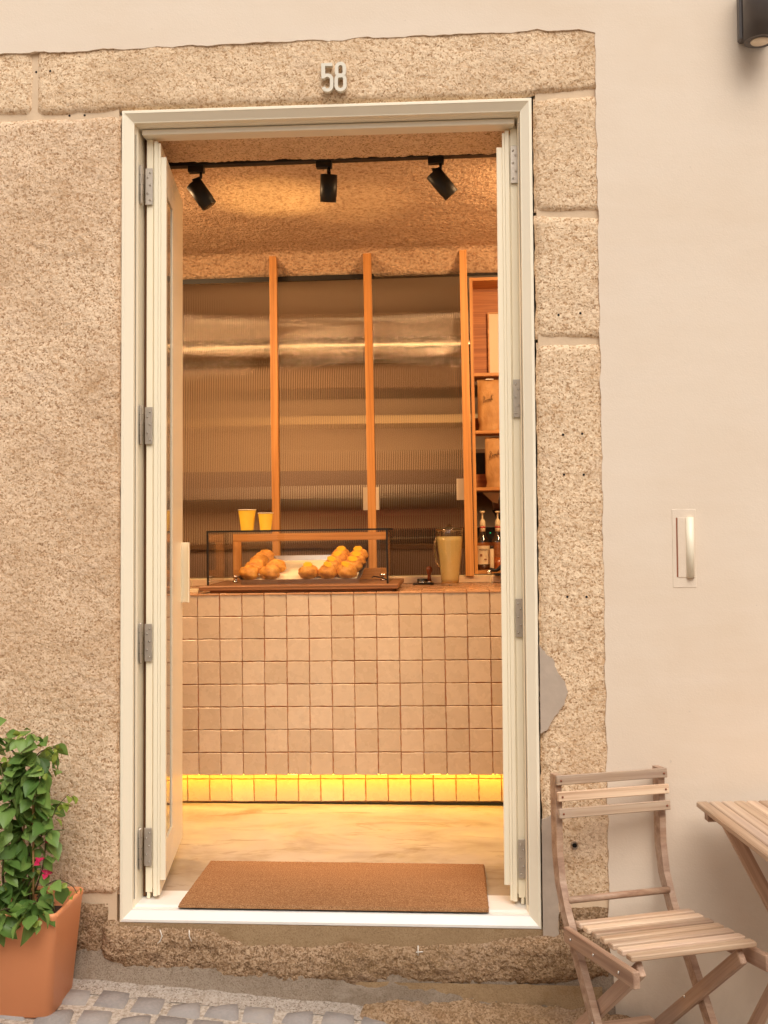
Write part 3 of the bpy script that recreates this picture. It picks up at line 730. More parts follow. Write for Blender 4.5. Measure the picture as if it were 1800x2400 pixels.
w = .0105
def loop(cx, z0, z1, r): return arc(cx, z1-r, r, 0, 180, 10)+arc(cx, z0+r, r, 180, 360, 10)
zb = 2.5065
x5 = .012
mb5 = MB()
ribbon(mb5, [(x5+.0155, zb+.0845), (x5-.0125, zb+.0845), (x5-.0125, zb+.042)], w, -.0185, -.0035)
ribbon(mb5, [(x5-.010, zb+.049)]+arc(x5+.0005, zb+.0385, .0130, 100, 0, 8)+arc(x5+.0005, zb+.0185, .0130, 0, -165, 9), w, -.0183, -.0037).build('digit', M['number'], num)
mb8 = MB(); x8 = .0525
ribbon(mb8, loop(x8, zb+.0055, zb+.0505, .0133), w, -.0185, -.0035, True)
ribbon(mb8, loop(x8, zb+.0485, zb+.0865, .0118), w, -.0186, -.0036, True).build('digit', M['number'], num)

wl = thing('wall_lamp', 'dark grey cylinder wall lamp at the top right of the plaster wall', 'lamp', (1.285, 0, 2.59))
MB().lathe([(.034, 0.004), (.044, 0.004), (.0455, .002), (.0455, .200), (.044, .203), (.010, .203)], (1.288, -.075, 2.588), 36).build('housing', M['lampgrey'], wl)
MB().lathe([(.026, -.0005), (.0275, .0035)], (1.288, -.075, 2.588), 32).build('lens', M['frost'], wl)
MB().box(1.243, 1.333, -.030, 0.004, 2.618, 2.760, .006).build('mounting_plate', M['lampgrey'], wl)

wp = thing('wall_latch', 'cream recessed wall hatch with a long grip, right of the doorway', 'hatch', (1.06, 0, 1.0))
MB().box(1.026, 1.095, -.0033, .003, .998, 1.229, .001).build('cover_plate', M['plaster'], wp)
MB().box(1.0375, 1.0415, -.0036, -.0030, 1.029, 1.204).build('shadow_strip', M['labelbrown'], wp)  # brown strip paints in the shade of the gap beside the flap
MB().box(1.042, 1.088, -.0050, -.0030, 1.028, 1.204, .001).build('door_flap', M['plaster'], wp)
MB().lathe([(.0115, 0), (.0115, .177)], (1.077, -.0045, 1.028), 14).build('grip', M['lacquer'], wp)

# ------------------------------------------------------------------ shop room
FZ = 0.030
struct('floor', MB().box(-2.2, 2.0, .135, 6.2, -.12, FZ), M['floor'], label='beige microcement shop floor with brown stains')
def ceil_z(x, y):
    if y < .56: z = lerp(2.50, 2.553, max(0, (y-.50)/.06))
    elif y < 1.45: z = 2.553
    elif y < 1.86: z = lerp(2.553, 2.524, (y-1.45)/.41)
    else: z = lerp(2.524, 2.425, min(1, (y-1.86)/.13)**1.2)
    return z+0.004*N(x, y, 0, 7)+0.0035*N(x, y, 5, 36)+.002*N(x, y, 9, 90)
struct('ceiling', MB().grid(190, 100, lambda u, v: (lerp(-2.2, 2.0, u), lerp(.50, 2.0, v), ceil_z(lerp(-2.2, 2.0, u), lerp(.50, 2.0, v))), flip=True), M['ceiling'], True, label='rough sprayed shop ceiling')
struct('wall_left', MB().box(-2.3, -2.2, .45, 6.2, -.1, 2.9), M['kdark2'], label='plain left shop wall')
struct('wall_right', MB().box(2.0, 2.1, .45, 6.2, -.1, 2.9), M['kdark2'], label='plain right shop wall')
struct('back_wall', MB().box(-2.3, 2.1, 4.6, 4.7, -.1, 2.9), M['kwall'], label='cream kitchen wall behind the ribbed glass')
struct('roof_slab', MB().box(-2.4, 2.1, .45, 6.2, 2.78, 2.95), M['kceil'], label='kitchen ceiling')
struct('dark_gap_board', MB().box(-2.2, 2.0, 2.002, 2.06, 2.425, 2.78), M['black'], True, label='black board for the dark gap above the glass partition')  # black board stands in for the unlit void over the glass

# counter
PITCH_ = .0937
ctr = thing('shop_counter', 'cream tiled shop counter with red grout and a lit recess at its foot', 'counter', (0, 1.5, FZ), inside=True)
CT = .9175
MB().box(-1.35, 1.25, 1.2265, 1.95, .1690, CT-.0065).box(-1.35, 1.25, 1.2965, 1.95, .030, .172).build('counter_core', M['grout'], ctr)
tiles = []
for i in range(8):
    h = (PITCH_-.0033)/2; mb = MB(); n = 7
    jt = [random.uniform(-.0011, .0011) for _ in range(4*n)]
    front = []
    for q in range(4):
        for k in range(n-1):
            t = k/(n-1)*2-1; j = jt[q*n+k]
            p = {0: (t*h, -h+j), 1: (h+j, t*h), 2: (-t*h, h+j), 3: (-h+j, -t*h)}[q]; front.append(p)
    m_ = len(front); c0 = random.uniform(-.0006, .0006)
    vs = [(x, .0, z) for x, z in front]+[(x*.995, -.0052, z*.995) for x, z in front]+[(x*.955, -.0068+c0*x/h, z*.955) for x, z in front]
    fs = [(a, (a+1) % m_, m_+(a+1) % m_, m_+a) for a in range(m_)]+[(m_+a, m_+(a+1) % m_, 2*m_+(a+1) % m_, 2*m_+a) for a in range(m_)]+[tuple(range(2*m_, 3*m_))]
    mb.add(vs, fs); me = mb.mesh('tile', M['tile']); tiles.append(me)
toptiles = []
for me in tiles[:4]:
    m2 = me.copy(); m2.materials.clear(); m2.materials.append(M['tiletop']); toptiles.append(m2)
for r in range(8):
    zc = CT-.0015-PITCH_*(r+.5)
    for c in range(-6, 20):
        xc = -.679+PITCH_*(c-3+.5)
        put('tile', random.choice(tiles), (xc+random.uniform(-.0005, .0005), 1.2265+random.uniform(-.0006, .0006), zc+random.uniform(-.0006, .0006)), ctr, (random.uniform(-.006, .006), random.uniform(-.006, .006)+random.choice((0, math.pi)), random.uniform(-.008, .008)))
for c in range(-6, 20):
    for r in range(2):
        put('tile', random.choice(tiles), (-.650+.0943*(c-1+.5), 1.2965+random.uniform(-.001, .001), .0875+r*.0945), ctr, (random.uniform(-.01, .01), random.choice((0, math.pi)), random.uniform(-.015, .015)))
MB().box(-1.2, 1.2, 1.288, 1.2965, FZ, .0375).build('shadow_strip', M['hole'], ctr)  # solid black strip paints in the shadow line under the plinth
for c in range(-1, 17):
    for r in range(3 if c > 10 or c < 3 else 1):
        put('tile', random.choice(toptiles), (-.679+PITCH_*(c-3+.5), 1.262+.0937*r, CT-.0065), ctr, (R(-90), 0, 0))
MB().box(-1.35, 1.25, 1.31, 1.90, CT-.0067, CT-.0005).build('worktop', M['tiletop'], ctr)
for c in range(-1, 12):
    put('tile', random.choice(tiles), (-.95+.16*c, 1.905, CT+.0165), ctr).scale = (1.7, 1, .34)
MB().box(-1.35, 1.25, 1.905, 2.03, CT-.004, CT+.034).build('upstand', M['cream'], ctr)
MB().box(-1.2, 1.1, 1.234, 1.256, .1660, .1688).build('led_strip', M['led'], ctr)

# posts and ribbed glass
pt = thing('glass_partition', 'ribbed glass partition with three orange oak posts behind the counter', 'partition', (0, 1.95, CT+.034), inside=True)
def post(xt0, xt1, xb0, xb1, zb, zt, y0, y1):
    vs = [(xb0, y0, zb), (xb1, y0, zb), (xb1, y1, zb), (xb0, y1, zb), (xt0, y0, zt), (xt1, y0, zt), (xt1, y1, zt), (xt0, y1, zt)]
    return MB().add(vs, [(0, 3, 2, 1), (4, 5, 6, 7), (0, 1, 5, 4), (1, 2, 6, 5), (2, 3, 7, 6), (3, 0, 4, 7)]).build('post', M['oak'], pt)
post(-.4805, -.4455, -.480, -.445, CT+.0335, 2.56, 1.886, 1.921)
post(-.0235, .0145, -.017, .021, CT+.0335, 2.56, 1.886, 1.921)
post(.440, .474, .443, .483, CT+.0335, 2.56, 1.886, 1.921)
def ribbed(x0, x1, zb, zt, y):
    p = .0087; n = int((x1-x0)/p); sub = 8; prof = []; mb = MB()
    for i in range(n):                                        # every flute has its own vertices, so the valleys stay sharp
        q = [(x0+i*p+p*(1-math.cos(math.pi*t/sub))/2, -(math.sqrt(max(0, .00475**2-(p*math.cos(math.pi*t/sub)/2)**2))-.0019)) for t in range(sub+1)]
        vs = [(x, y+d, z) for z in (zb, zt) for x, d in q]
        mb.add(vs, [(k, k+1, sub+2+k, sub+1+k) for k in range(sub)], True)
        prof += q[:-1]
    prof.append((x0+n*p, 0)); xe = x0+n*p; m = len(prof)
    mb.add([(x0, y, zb), (xe, y, zb), (xe, y+.005, zb), (x0, y+.005, zb), (x0, y, zt), (xe, y, zt), (xe, y+.005, zt), (x0, y+.005, zt)],
           [(2, 3, 7, 6), (3, 0, 4, 7), (1, 2, 6, 5)])
    # caps
    mb.add([(x, y+d, zt) for x, d in prof]+[(prof[-1][0], y+.005, zt), (x0, y+.005, zt)], [tuple(range(m+2))])
    mb.add([(x, y+d, zb) for x, d in prof]+[(prof[-1][0], y+.005, zb), (x0, y+.005, zb)], [tuple(range(m+2))[::-1]])
    return mb.build('glass_panel', M['ribglass'], pt)
ribbed(-1.70, -.472, CT+.035, 2.404, 1.968); ribbed(-.468, -.006, CT+.035, 2.413, 1.968); ribbed(-.002, .462, CT+.035, 2.416, 1.968)
MB().box(-1.7, .02, 1.962, 1.985, 2.405, 2.428).build('dark_gap_strip', M['black'], pt)  # black strip stands in for the dark gap between glass and ceiling
for nm, x0, x1, z0, z1 in (('a', -.049, .030, 1.272, 1.383), ('b', .405, .4425, 1.314, 1.417)):
    n_ = thing('paper_note', 'white paper note on the glass %s' % ('across the middle oak post' if nm == 'a' else 'beside the right oak post'), 'note', ((x0+x1)/2, 1.96, z0), group='paper notes on the ribbed glass', inside=True)
    MB().box(x0, x1, 1.9575, 1.9600, z0, z1).build('sheet', M['paper'], n_)

# ------------------------------------------------------------------ kitchen behind the glass
kd = thing('ventilation_duct', 'shiny metal duct running across the kitchen behind the ribbed glass', 'duct', (0, 3.1, 2.2))
MB().tube([(-2.1, 3.1, 2.185), (-1.4, 3.1, 2.222), (-.4, 3.1, 2.245), (.6, 3.1, 2.238), (1.9, 3.1, 2.21)], .085, 28).build('pipe', M['duct'], kd)
hb = thing('extractor_box', 'dark box hood hanging right of the duct behind the glass', 'hood', (.6, 4.2, 2.13))
MB().box(-.7, 1.9, 3.9, 4.5, 2.13, 2.35, .01).build('hood_body', M['kdark'], hb)
ks = thing('kitchen_shelf', 'pale kitchen shelf on the back wall seen through ribbed glass', 'shelf', (0, 4.4, 1.75))
MB().box(-.55, 1.9, 4.25, 4.6, 1.925, 1.985, .004).build('shelf_board', M['kshelf'], ks)
kc = thing('wall_cupboard', 'long brown wall cupboard behind the ribbed glass', 'cupboard', (.3, 4.4, 1.4))
MB().box(.05, 1.95, 4.22, 4.6, 1.435, 1.735, .004).build('cupboard_body', M['kdark'], kc)
MB().box(-1.55, .02, 4.30, 4.6, 1.40, 1.60, .004).build('cupboard_body', M['kbox'], kc)
kw = thing('kitchen_worktop', 'dark edged kitchen worktop behind the glass', 'worktop', (0, 4.2, .1))
MB().box(-2.1, 1.95, 3.9, 4.59, .03, 1.05, .004).build('cabinet', M['kbox'], kw)
MB().box(-2.1, 1.95, 3.88, 4.592, 1.052, 1.085, .003).build('top_slab', M['kdark'], kw)
kh = thing('black_hob', 'low black appliance on the worktop behind the glass', 'appliance', (.3, 4.1, 1.085))
MB().box(.0, 1.5, 3.95, 4.4, 1.086, 1.19, .01).build('appliance_body', M['black'], kh)
jar = thing('enamel_pot', 'pale enamel pot on a red cloth behind the middle glass panel', 'pot', (-.1, 3.5, 1.2))
MB().lathe([(.0, 0), (.17, 0), (.19, .03), (.19, .12), (.16, .15), (0, .155)], (-.22, 3.5, 1.305), 24).build('pot_body', M['white_enamel'], jar)
cl = thing('red_cloth', 'faded red cloth pile below the pale pot behind the glass', 'cloth', (-.1, 3.5, 1.05))
MB().box(-.45, .05, 3.35, 3.7, 1.13, 1.303, .04).build('cloth_pile', M['red'], cl)
MB().box(-.50, .10, 3.3, 3.75, .03, 1.128, .01).build('stand', M['kdark'], cl)
tl = thing('tube_lamp', 'long warm tube lamp under the kitchen ceiling above the metal duct', 'lamp', (-.2, 2.55, 2.66))
MB().tube([(-1.7, 2.6, 2.66), (1.4, 2.6, 2.66)], .016, 10).build('tube', emit_mat('kitchen_tube', (1, .70, .38), 15.0), tl)
for i, x in enumerate((-1.2, -.35, .35)):
    t = thing('strip_light', ['left', 'middle', 'right'][i]+'most lit kitchen ceiling light seen through ribbed glass', 'lamp', (x, 3.43, 2.5), group='kitchen ceiling lights')
    MB().box(x-.02, x+.02, 3.4, 3.46, 2.50, 2.505 if i < 2 else 2.52).build('diffuser', emit_mat('kitchen_light', (1, .72, .42), 2.6 if i == 2 else 2.2), t)

# ------------------------------------------------------------------ track lights
tr = thing('light_track', 'black ceiling track just behind the doorway lintel', 'track', (0, .55, 2.5), inside=True)
MB().box(-1.2, 1.2, .535, .570, 2.492, 2.552, .002).build('rail', M['black'], tr)
def spot(x, head_top, head_bot, lab, power, aim):
    t = thing('track_spotlight', lab, 'spotlight', (x, .552, 2.49), group='black spotlights on the ceiling track', inside=True)
    MB().box(x-.045, x+.012, .538, .567, 2.470, 2.4925, .002).build('adapter', M['black'], t)
    MB().tube([(x, .552, 2.475), (x, .552, 2.452), tuple(Vector(head_top)+Vector((0, 0, .012))), tuple(Vector(head_top)*.8+Vector(head_bot)*.2)], .0065, 8).build('stem', M['black'], t)
    a, b = Vector(head_top), Vector(head_bot); d = (b-a).normalized()
    MB().tube([a, a+d*.001, a+d*(b-a).length*.80, a+d*(b-a).length*.81, b], [.028, .0305, .0305, .0290, .0290], 24).build('lamp_head', M['black'], t)
    MB().tube([b-d*.002, b+d*.0006], .024, 20).build('lens', M['lens'], t)
    sp = lamp('track_spot_light', 'SPOT', tuple(b+d*.01), power, WARM, .02, aim=tuple(b+d*2), spot=62, blend=.7)
    return t
spot(-.513, (-.540, .552, 2.432), (-.486, .565, 2.352), 'left track spotlight tilted to the right, next to the open left door', 18, None)
spot(-.050, (-.049, .552, 2.446), (-.056, .575, 2.354), 'middle track spotlight pointing straight down', 15, None)
spot(.350, (.322, .552, 2.440), (.387, .57, 2.362), 'right track spotlight tilted to the right, next to the right door', 15, None)

# ------------------------------------------------------------------ display case
CZT = CT+.001
cs = thing('display_case', 'glass pastry display case with black edges on a walnut board', 'display case', (-.27, 1.5, CZT), inside=True)
MB().box(-.640, .128, 1.252, 1.74, CZT, CZT+.0105, .002).build('lower_board', M['walnut'], cs)
MB().box(-.685, .155, 1.236, 1.78, CZT+.011, CZT+.0295, .003).build('base_board', M['walnut'], cs)
zb0 = CZT+.030; zt0 = 1.174; xl, xr = -.664, .1105; yf, yk = 1.300, 1.72
e = .0075
for nm, bx in (('edge_bar', (xl, xl+e, yf, yf+e, zb0, zt0)), ('edge_bar', (xr-e, xr, yf, yf+e, zb0-.01, zt0)), ('edge_bar', (xl, xr, yf-.001, yf+e-.001, zt0, zt0+e)),
               ('edge_bar', (xl, xl+e, yf+.0075, yk, zt0, zt0+e)), ('edge_bar', (xr-e, xr, yf+.0075, yk, zt0, zt0+e))):
    MB().box(*bx).build(nm, M['black'], cs)
MB().box(xl+e, xr-e, yf+.002, yf+.006, zb0, zt0).build('glass_pane', M['pane'], cs)
MB().box(xl+.002, xl+.006, yf+e, yk, zb0, zt0).build('glass_pane', M['pane'], cs)
MB().box(xr-.006, xr-.002, yf+e, yk, zb0, zt0).build('glass_pane', M['pane'], cs)
MB().box(xl+e, xr-e, yf+e, yk, zt0+.002, zt0+.006).build('glass_pane', M['pane'], cs)
bx0, bx1 = -.637, .094
MB().box(bx0, bx1, yk, yk+.018, 1.130, 1.166, .001).build('back_frame_rail', M['oakx'], cs)
MB().box(bx0, bx1, yk, yk+.018, zb0, 1.000, .001).build('back_frame_rail', M['oakx'], cs)
MB().box(bx0, bx0+.038, yk+.0005, yk+.0185, 1.000, 1.130).build('back_frame_stile', M['oak'], cs)
MB().box(bx1-.014, bx1, yk+.0005, yk+.0185, 1.000, 1.130).build('back_frame_stile', M['oak'], cs)
for s, x in ((1, -.60), (-1, .070)):
    h = MB().lathe([(.016, 0), (.016, .005), (.006, .008), (.006, .018), (.017, .020), (.017, .030)], (x, 1.60, zb0), 16); h.build('chrome_fitting', M['chrome'], cs)  # unlit chrome fittings on the case floor
MB().tube([(-.03+.05, 1.60, zb0+.012), (.03, 1.56, zb0+.02), (.065, 1.52, zb0+.016), (.10, 1.46, zb0+.006)], .0028, 6).build('cable', M['black'], cs)
MB().tube([(-.478, 1.69, zb0+.10), (-.488, 1.68, zb0+.128), (-.480, 1.68, zb0+.140), (-.470, 1.68, zb0+.128), (-.450, 1.66, zb0+.09)], .0035, 6).build('wire_loop', M['chrome'], cs)
lamp('added_ceiling_glow', 'SPOT', (-.30, 1.42, 1.20), 44, (1, .62, .22), .02, aim=(-.36, 1.14, 2.55), spot=26, blend=1.0)  # unseen spot, added to throw a warm glow on the ceiling
lamp('added_ceiling_glow', 'SPOT', (-.10, 1.44, 1.20), 18, (1, .60, .24), .02, aim=(-.06, 1.22, 2.55), spot=30, blend=1.0)  # second added spot, carries the ceiling glow further right

ty = lambda s: lerp(1.375, 1.665, s); tz = lambda s: lerp(zb0+.012, 1.040, s)
t = thing('pastry_tray', 'sloping steel tray lined with cream parchment inside the display case', 'tray', (-.27, 1.5, zb0), inside=True)
tb = MB()
def trayf(x0, x1): 
    return x0, x1
xf0, xf1, xk0, xk1 = -.532, -.022, -.500, -.010
tb.add([(xf0, ty(0), tz(0)), (xf1, ty(0), tz(0)), (xk1, ty(1), tz(1)), (xk0, ty(1), tz(1)), (xf0, ty(0), tz(0)-.004), (xf1, ty(0), tz(0)-.004), (xk1, ty(1), tz(1)-.004), (xk0, ty(1), tz(1)-.004)],
       [(0, 1, 2, 3), (7, 6, 5, 4), (0, 4, 5, 1), (1, 5, 6, 2), (2, 6, 7, 3), (3, 7, 4, 0)])
tb.build('tray_base', M['tray'], t)
def lip(a, b, out, h=.020, name='tray_lip'):
    a, b, out = Vector(a), Vector(b), Vector(out)
    vs = [a, b, b+out+Vector((0, 0, h)), a+out+Vector((0, 0, h))]; nrm = (b-a).cross(Vector((0, 0, 1))).normalized()*.0015
    MB().add([*vs, *[v+nrm for v in vs]], [(0, 1, 2, 3), (7, 6, 5, 4), (0, 4, 5, 1), (1, 5, 6, 2), (2, 6, 7, 3), (3, 7, 4, 0)]).build(name, M['tray'], t)
lip((xf0, ty(0), tz(0)-.014), (xf1, ty(0), tz(0)-.014), (0, -.010, 0), .022)
lip((xf0, ty(0), tz(0)), (xk0, ty(1), tz(1)), (-.012, 0, 0)); lip((xf1, ty(0), tz(0)), (xk1, ty(1), tz(1)), (.012, 0, 0)); lip((xk0, ty(1), tz(1)), (xk1, ty(1), tz(1)), (0, .008, 0), .024)
MB().grid(14, 10, lambda u, v: (lerp(lerp(xf0, xk0, v), lerp(xf1, xk1, v), .02+.96*u), ty(v*.97+.01), tz(v*.97+.01)+.003+.003*abs(N(u, v, 0, 5)))).build('parchment', M['parch'], t)
def sph(rx, ry, rz, fn, nu=30, nv=20):
    mb = MB()
    def g(u, v):
        a = u*2*math.pi; b = (v-.5)*math.pi; d = Vector((math.cos(a)*math.cos(b), math.sin(a)*math.cos(b), math.sin(b))); k = fn(d)
        return (d.x*rx*k, d.y*ry*k, d.z*rz*k)
    mb.grid(nu, nv, g); return mb
pme = []
for i in range(5):
    o_ = random.uniform(-.3, .3); sd_ = random.uniform(0, 50)
    def pf(d, o_=o_, sd_=sd_):
        k = 1+.07*N(d.x+sd_, d.y, d.z, 1.6)+.03*N(d.x+sd_, d.y, d.z, 5)
        for c, w_, am in ((o_*.4, .13, .20), (o_*.4+.55, .10, .13), (o_*.4-.55, .10, .12)):
            s_ = d.y*.35+d.z*.3+d.x*.25-c*.5 if am > .1 else d.z*.5-d.x*.2-c*.6
            k -= am*math.exp(-(s_/w_)**2)*(1 if d.z > -.2 else 0)
        return k
    pme.append(sph(.0475, .043, .034, pf).mesh('pastry', M['pastry']))
cme = MB().grid(8, 6, lambda u, v: (.022*math.cos(u*6.283)*v*(1+.25*N(u, v, 0, 3)), .020*math.sin(u*6.283)*v, .0025*(1-v*v))).mesh('custard', M['custard'])
PZ = [  # x, slope position, label, custard
 (-.503, .10, 'front left pastry, first of the leftmost row', 0), (-.493, .38, 'second pastry of the leftmost row', 0), (-.484, .64, 'third pastry of the leftmost row', 0), (-.474, .88, 'rearmost pastry of the leftmost row', 0),
 (-.412, .10, 'front pastry of the second row from the left', 0), (-.398, .38, 'second pastry behind in the second row from the left', 0),
 (-.243, .10, 'single pastry with custard on the bare parchment in the middle', 1),
 (-.158, .10, 'front custard pastry of the third row', 1), (-.145, .38, 'second custard pastry of the third row', 1), (-.134, .64, 'third custard pastry of the third row', 1), (-.125, .90, 'rearmost custard pastry of the third row', 1),
 (-.075, .10, 'front custard pastry of the rightmost row', 1), (-.060, .36, 'second custard pastry of the rightmost row', 1), (-.050, .62, 'third pastry of the rightmost row', 1), (-.045, .88, 'rearmost pastry of the rightmost row', 1)]
for x, s_, lab, cu in PZ:
    loc = (x, ty(s_), tz(s_)+.031)
    p = thing('pastry', lab+' on the tray', 'pastry', loc, group='golden pastries in the display case', inside=True)
    a = random.uniform(-.4, .4)
    put('dough', random.choice(pme), loc, p, (random.uniform(-.15, .15), random.uniform(-.15, .15), a))
    if cu: put('custard', cme, (loc[0]+random.uniform(-.006, .006), loc[1]-.014, loc[2]+.0305), p, (R(38), random.uniform(-.2, .2), a))

def cup(x, y, z, r0, r1, h, lab):
    c = thing('paper_cup', lab, 'cup', (x, y, z), group='yellow paper cups on the display case', inside=True)
    MB().lathe([(r0*.9, 0.003), (r0, 0.0), (r1, h), (r1-.0012, h), (r0-.0012, .004)], (x, y, z), 44, smooth=False, cap=False).build('cup_body', M['yellow'], c)
    MB().tube([(x+(r1+.0006)*math.cos(a), y+(r1+.0006)*math.sin(a), z+h) for a in [2*math.pi*i/28 for i in range(28)]], .0020, 6, True).build('rolled_rim', M['cupin'], c)
    MB().lathe([(r0*.9, .005), (r0*.9, .006)], (x, y, z), 20).build('cup_base', M['cupin'], c)
cup(-.521, 1.46, 1.181, .0275, .0385, .091, 'larger yellow paper cup on the display case')
cup(-.439, 1.46, 1.181, .0240, .0325, .075, 'smaller yellow paper cup beside the larger one on the display case')

# pitcher
pi_ = thing('lemonade_pitcher', 'clear glass pitcher full of cloudy lemonade on the counter', 'pitcher', (.369, 1.70, CZT), inside=True)
px_, py_ = .3695, 1.70
MB().lathe([(.0395, 0), (.042, .002), (.0425, .03), (.050, .10), (.0605, .20), (.0630, .250), (.0615, .252), (.0585, .20), (.048, .10), (.0405, .03), (.0385, .010), (.001, .008)], (px_, py_, CZT), 36, cap=False).build('jug_body', M['pane3'] if 'pane3' in M else M['pane'], pi_)
MB().lathe([(.0010, .0095), (.0380, .0095), (.0400, .03), (.0478, .10), (.0582, .20), (.0592, .222), (.001, .222)], (px_, py_, CZT), 36, cap=False).build('lemonade', M['lemon'], pi_)
MB().tube([(px_-.060, py_-.01, CZT+.215), (px_-.068, py_-.02, CZT+.19), (px_-.070, py_-.025, CZT+.15), (px_-.062, py_-.02, CZT+.11), (px_-.050, py_-.01, CZT+.085)], .005, 8).build('handle', M['bglass'], pi_)
MB().lathe([(.0605, 0), (.0625, .004), (.0600, .012), (.030, .016), (.014, .020), (.012, .030), (.001, .031)], (px_, py_, CZT+.246), 32, cap=False).build('lid', M['bglass'], pi_)
# tamper on a black mat
tm = thing('tamping_mat', 'small black rubber mat on the counter left of the pitcher', 'mat', (.25, 1.8, CZT), inside=True)
MB().box(.196, .292, 1.76, 1.84, CZT, CZT+.006, .002).build('rubber_pad', M['black'], tm)
tp = thing('coffee_tamper', 'coffee tamper with round dark red wood handle standing on the black mat', 'tamper', (.268, 1.80, CZT+.006), inside=True)
MB().lathe([(.014, 0), (.017, .002), (.017, .006), (.008, .012)], (.272, 1.80, CZT+.006), 20).build('tamper_base', M['chrome'], tp)
MB().lathe([(.010, .010), (.0085, .024), (.0075, .036), (.012, .050), (.0145, .062), (.012, .073), (.004, .078), (.0005, .0785)], (.272, 1.80, CZT+.006), 20).build('handle', M['handle_wood'], tp)
ds = thing('coffee_distributor', 'flat round black distributor puck on the mat beside the tamper', 'puck', (.238, 1.80, CZT+.006), inside=True)
MB().lathe([(.024, 0), (.026, .002), (.026, .007), (.0245, .008), (.0245, .018), (.023, .020)], (.240, 1.795, CZT+.006), 26).build('puck_body', M['black'], ds)
MB().lathe([(.0264, .003), (.0264, .0065)], (.240, 1.795, CZT+.006), 26).build('steel_ring', M['chrome'], ds)
# small notebook stack at the far left, keys at the right
nb = thing('napkin_stack', 'low stack of cream napkins left of the display case', 'napkins', (-.76, 1.40, CZT), inside=True)
for k in range(3): MB().box(-.80, -.71, 1.33, 1.43, CZT+.004*k+.0002, CZT+.004*k+.0038).build('napkin', M['cream'], nb)

# ------------------------------------------------------------------ shelf unit on the right
sh = thing('wall_shelf_unit', 'tall orange oak shelf unit between the right post and door leaf', 'shelf', (.75, 2.05, CT+.036), inside=True)
def shx(z): return lerp(.4815, .468, (z-.95)/1.45)
vsb = []
SZ0, SZ1 = CT+.0375, 2.398
def side(x0b, x0t, w, name='side_panel'):
    vs = [(x0b, 1.975, SZ0), (x0b+w, 1.975, SZ0), (x0b+w, 2.16, SZ0), (x0b, 2.16, SZ0), (x0t, 1.975, SZ1), (x0t+w, 1.975, SZ1), (x0t+w, 2.16, SZ1), (x0t, 2.16, SZ1)]
    MB().add(vs, [(0, 3, 2, 1), (4, 5, 6, 7), (0, 1, 5, 4), (1, 2, 6, 5), (2, 3, 7, 6), (3, 0, 4, 7)]).build(name, M['oak'], sh)
side(.488, .4875, .0150); side(1.10, 1.10, .0150)
for z, y1 in ((2.382, 2.16), (1.914, 2.16), (1.634, 2.12), (1.358, 2.12), (SZ0+.002, 2.16)):
    MB().box(.489+(.0 if z < 1.2 else .0), 1.10, 1.978, y1, z, z+.0155, .001).build('shelf_board', M['oakx'], sh)
MB().box(.4895, 1.10, 2.161, 2.170, 1.93, 2.395).build('back_panel', M['oakpanel'], sh)
MB().box(.4895, 1.10, 2.121, 2.130, 1.374, 1.445).build('back_panel', M['oakpanel'], sh)
MB().box(.4895, 1.10, 2.161, 2.168, SZ0+.02, 1.105).build('back_panel', M['oakpanel'], sh)
MB().box(.4895, 1.10, 2.121, 2.130, 1.652, 1.725).build('back_panel', M['oakpanel'], sh)
kb = thing('dark_screen', 'black appliance front with a green light behind the bottles', 'appliance', (.8, 2.3, 1.1), inside=True)
MB().box(.47, 1.1, 2.25, 2.30, 1.118, 1.182, .003).build('front', M['black'], kb)
MB().box(.572, .577, 2.2475, 2.2495, 1.150, 1.154).build('indicator', emit_mat('green_led', (0, .5, .15), 1.2), kb)
kp = thing('dark_board', 'dark board leaning behind the lower coffee bag', 'board', (.7, 2.3, 1.40), inside=True)
MB().box(.47, 1.1, 2.25, 2.27, 1.44, 1.56).build('panel', M['black'], kp)
pf_ = thing('picture_frame', 'framed cream print standing in the top compartment of the oak shelf', 'picture', (.7, 2.14, 1.93), inside=True)
MB().box(.570, .577, 2.135, 2.150, 1.9305, 2.257).box(.577, .86, 2.135, 2.150, 2.250, 2.257).box(.577, .86, 2.135, 2.150, 1.9305, 1.9375).box(.853, .860, 2.135, 2.150, 1.9375, 2.250).build('frame', M['oakx'], pf_)
MB().box(.577, .853, 2.142, 2.146, 1.9375, 2.250).build('print', M['paper'], pf_)

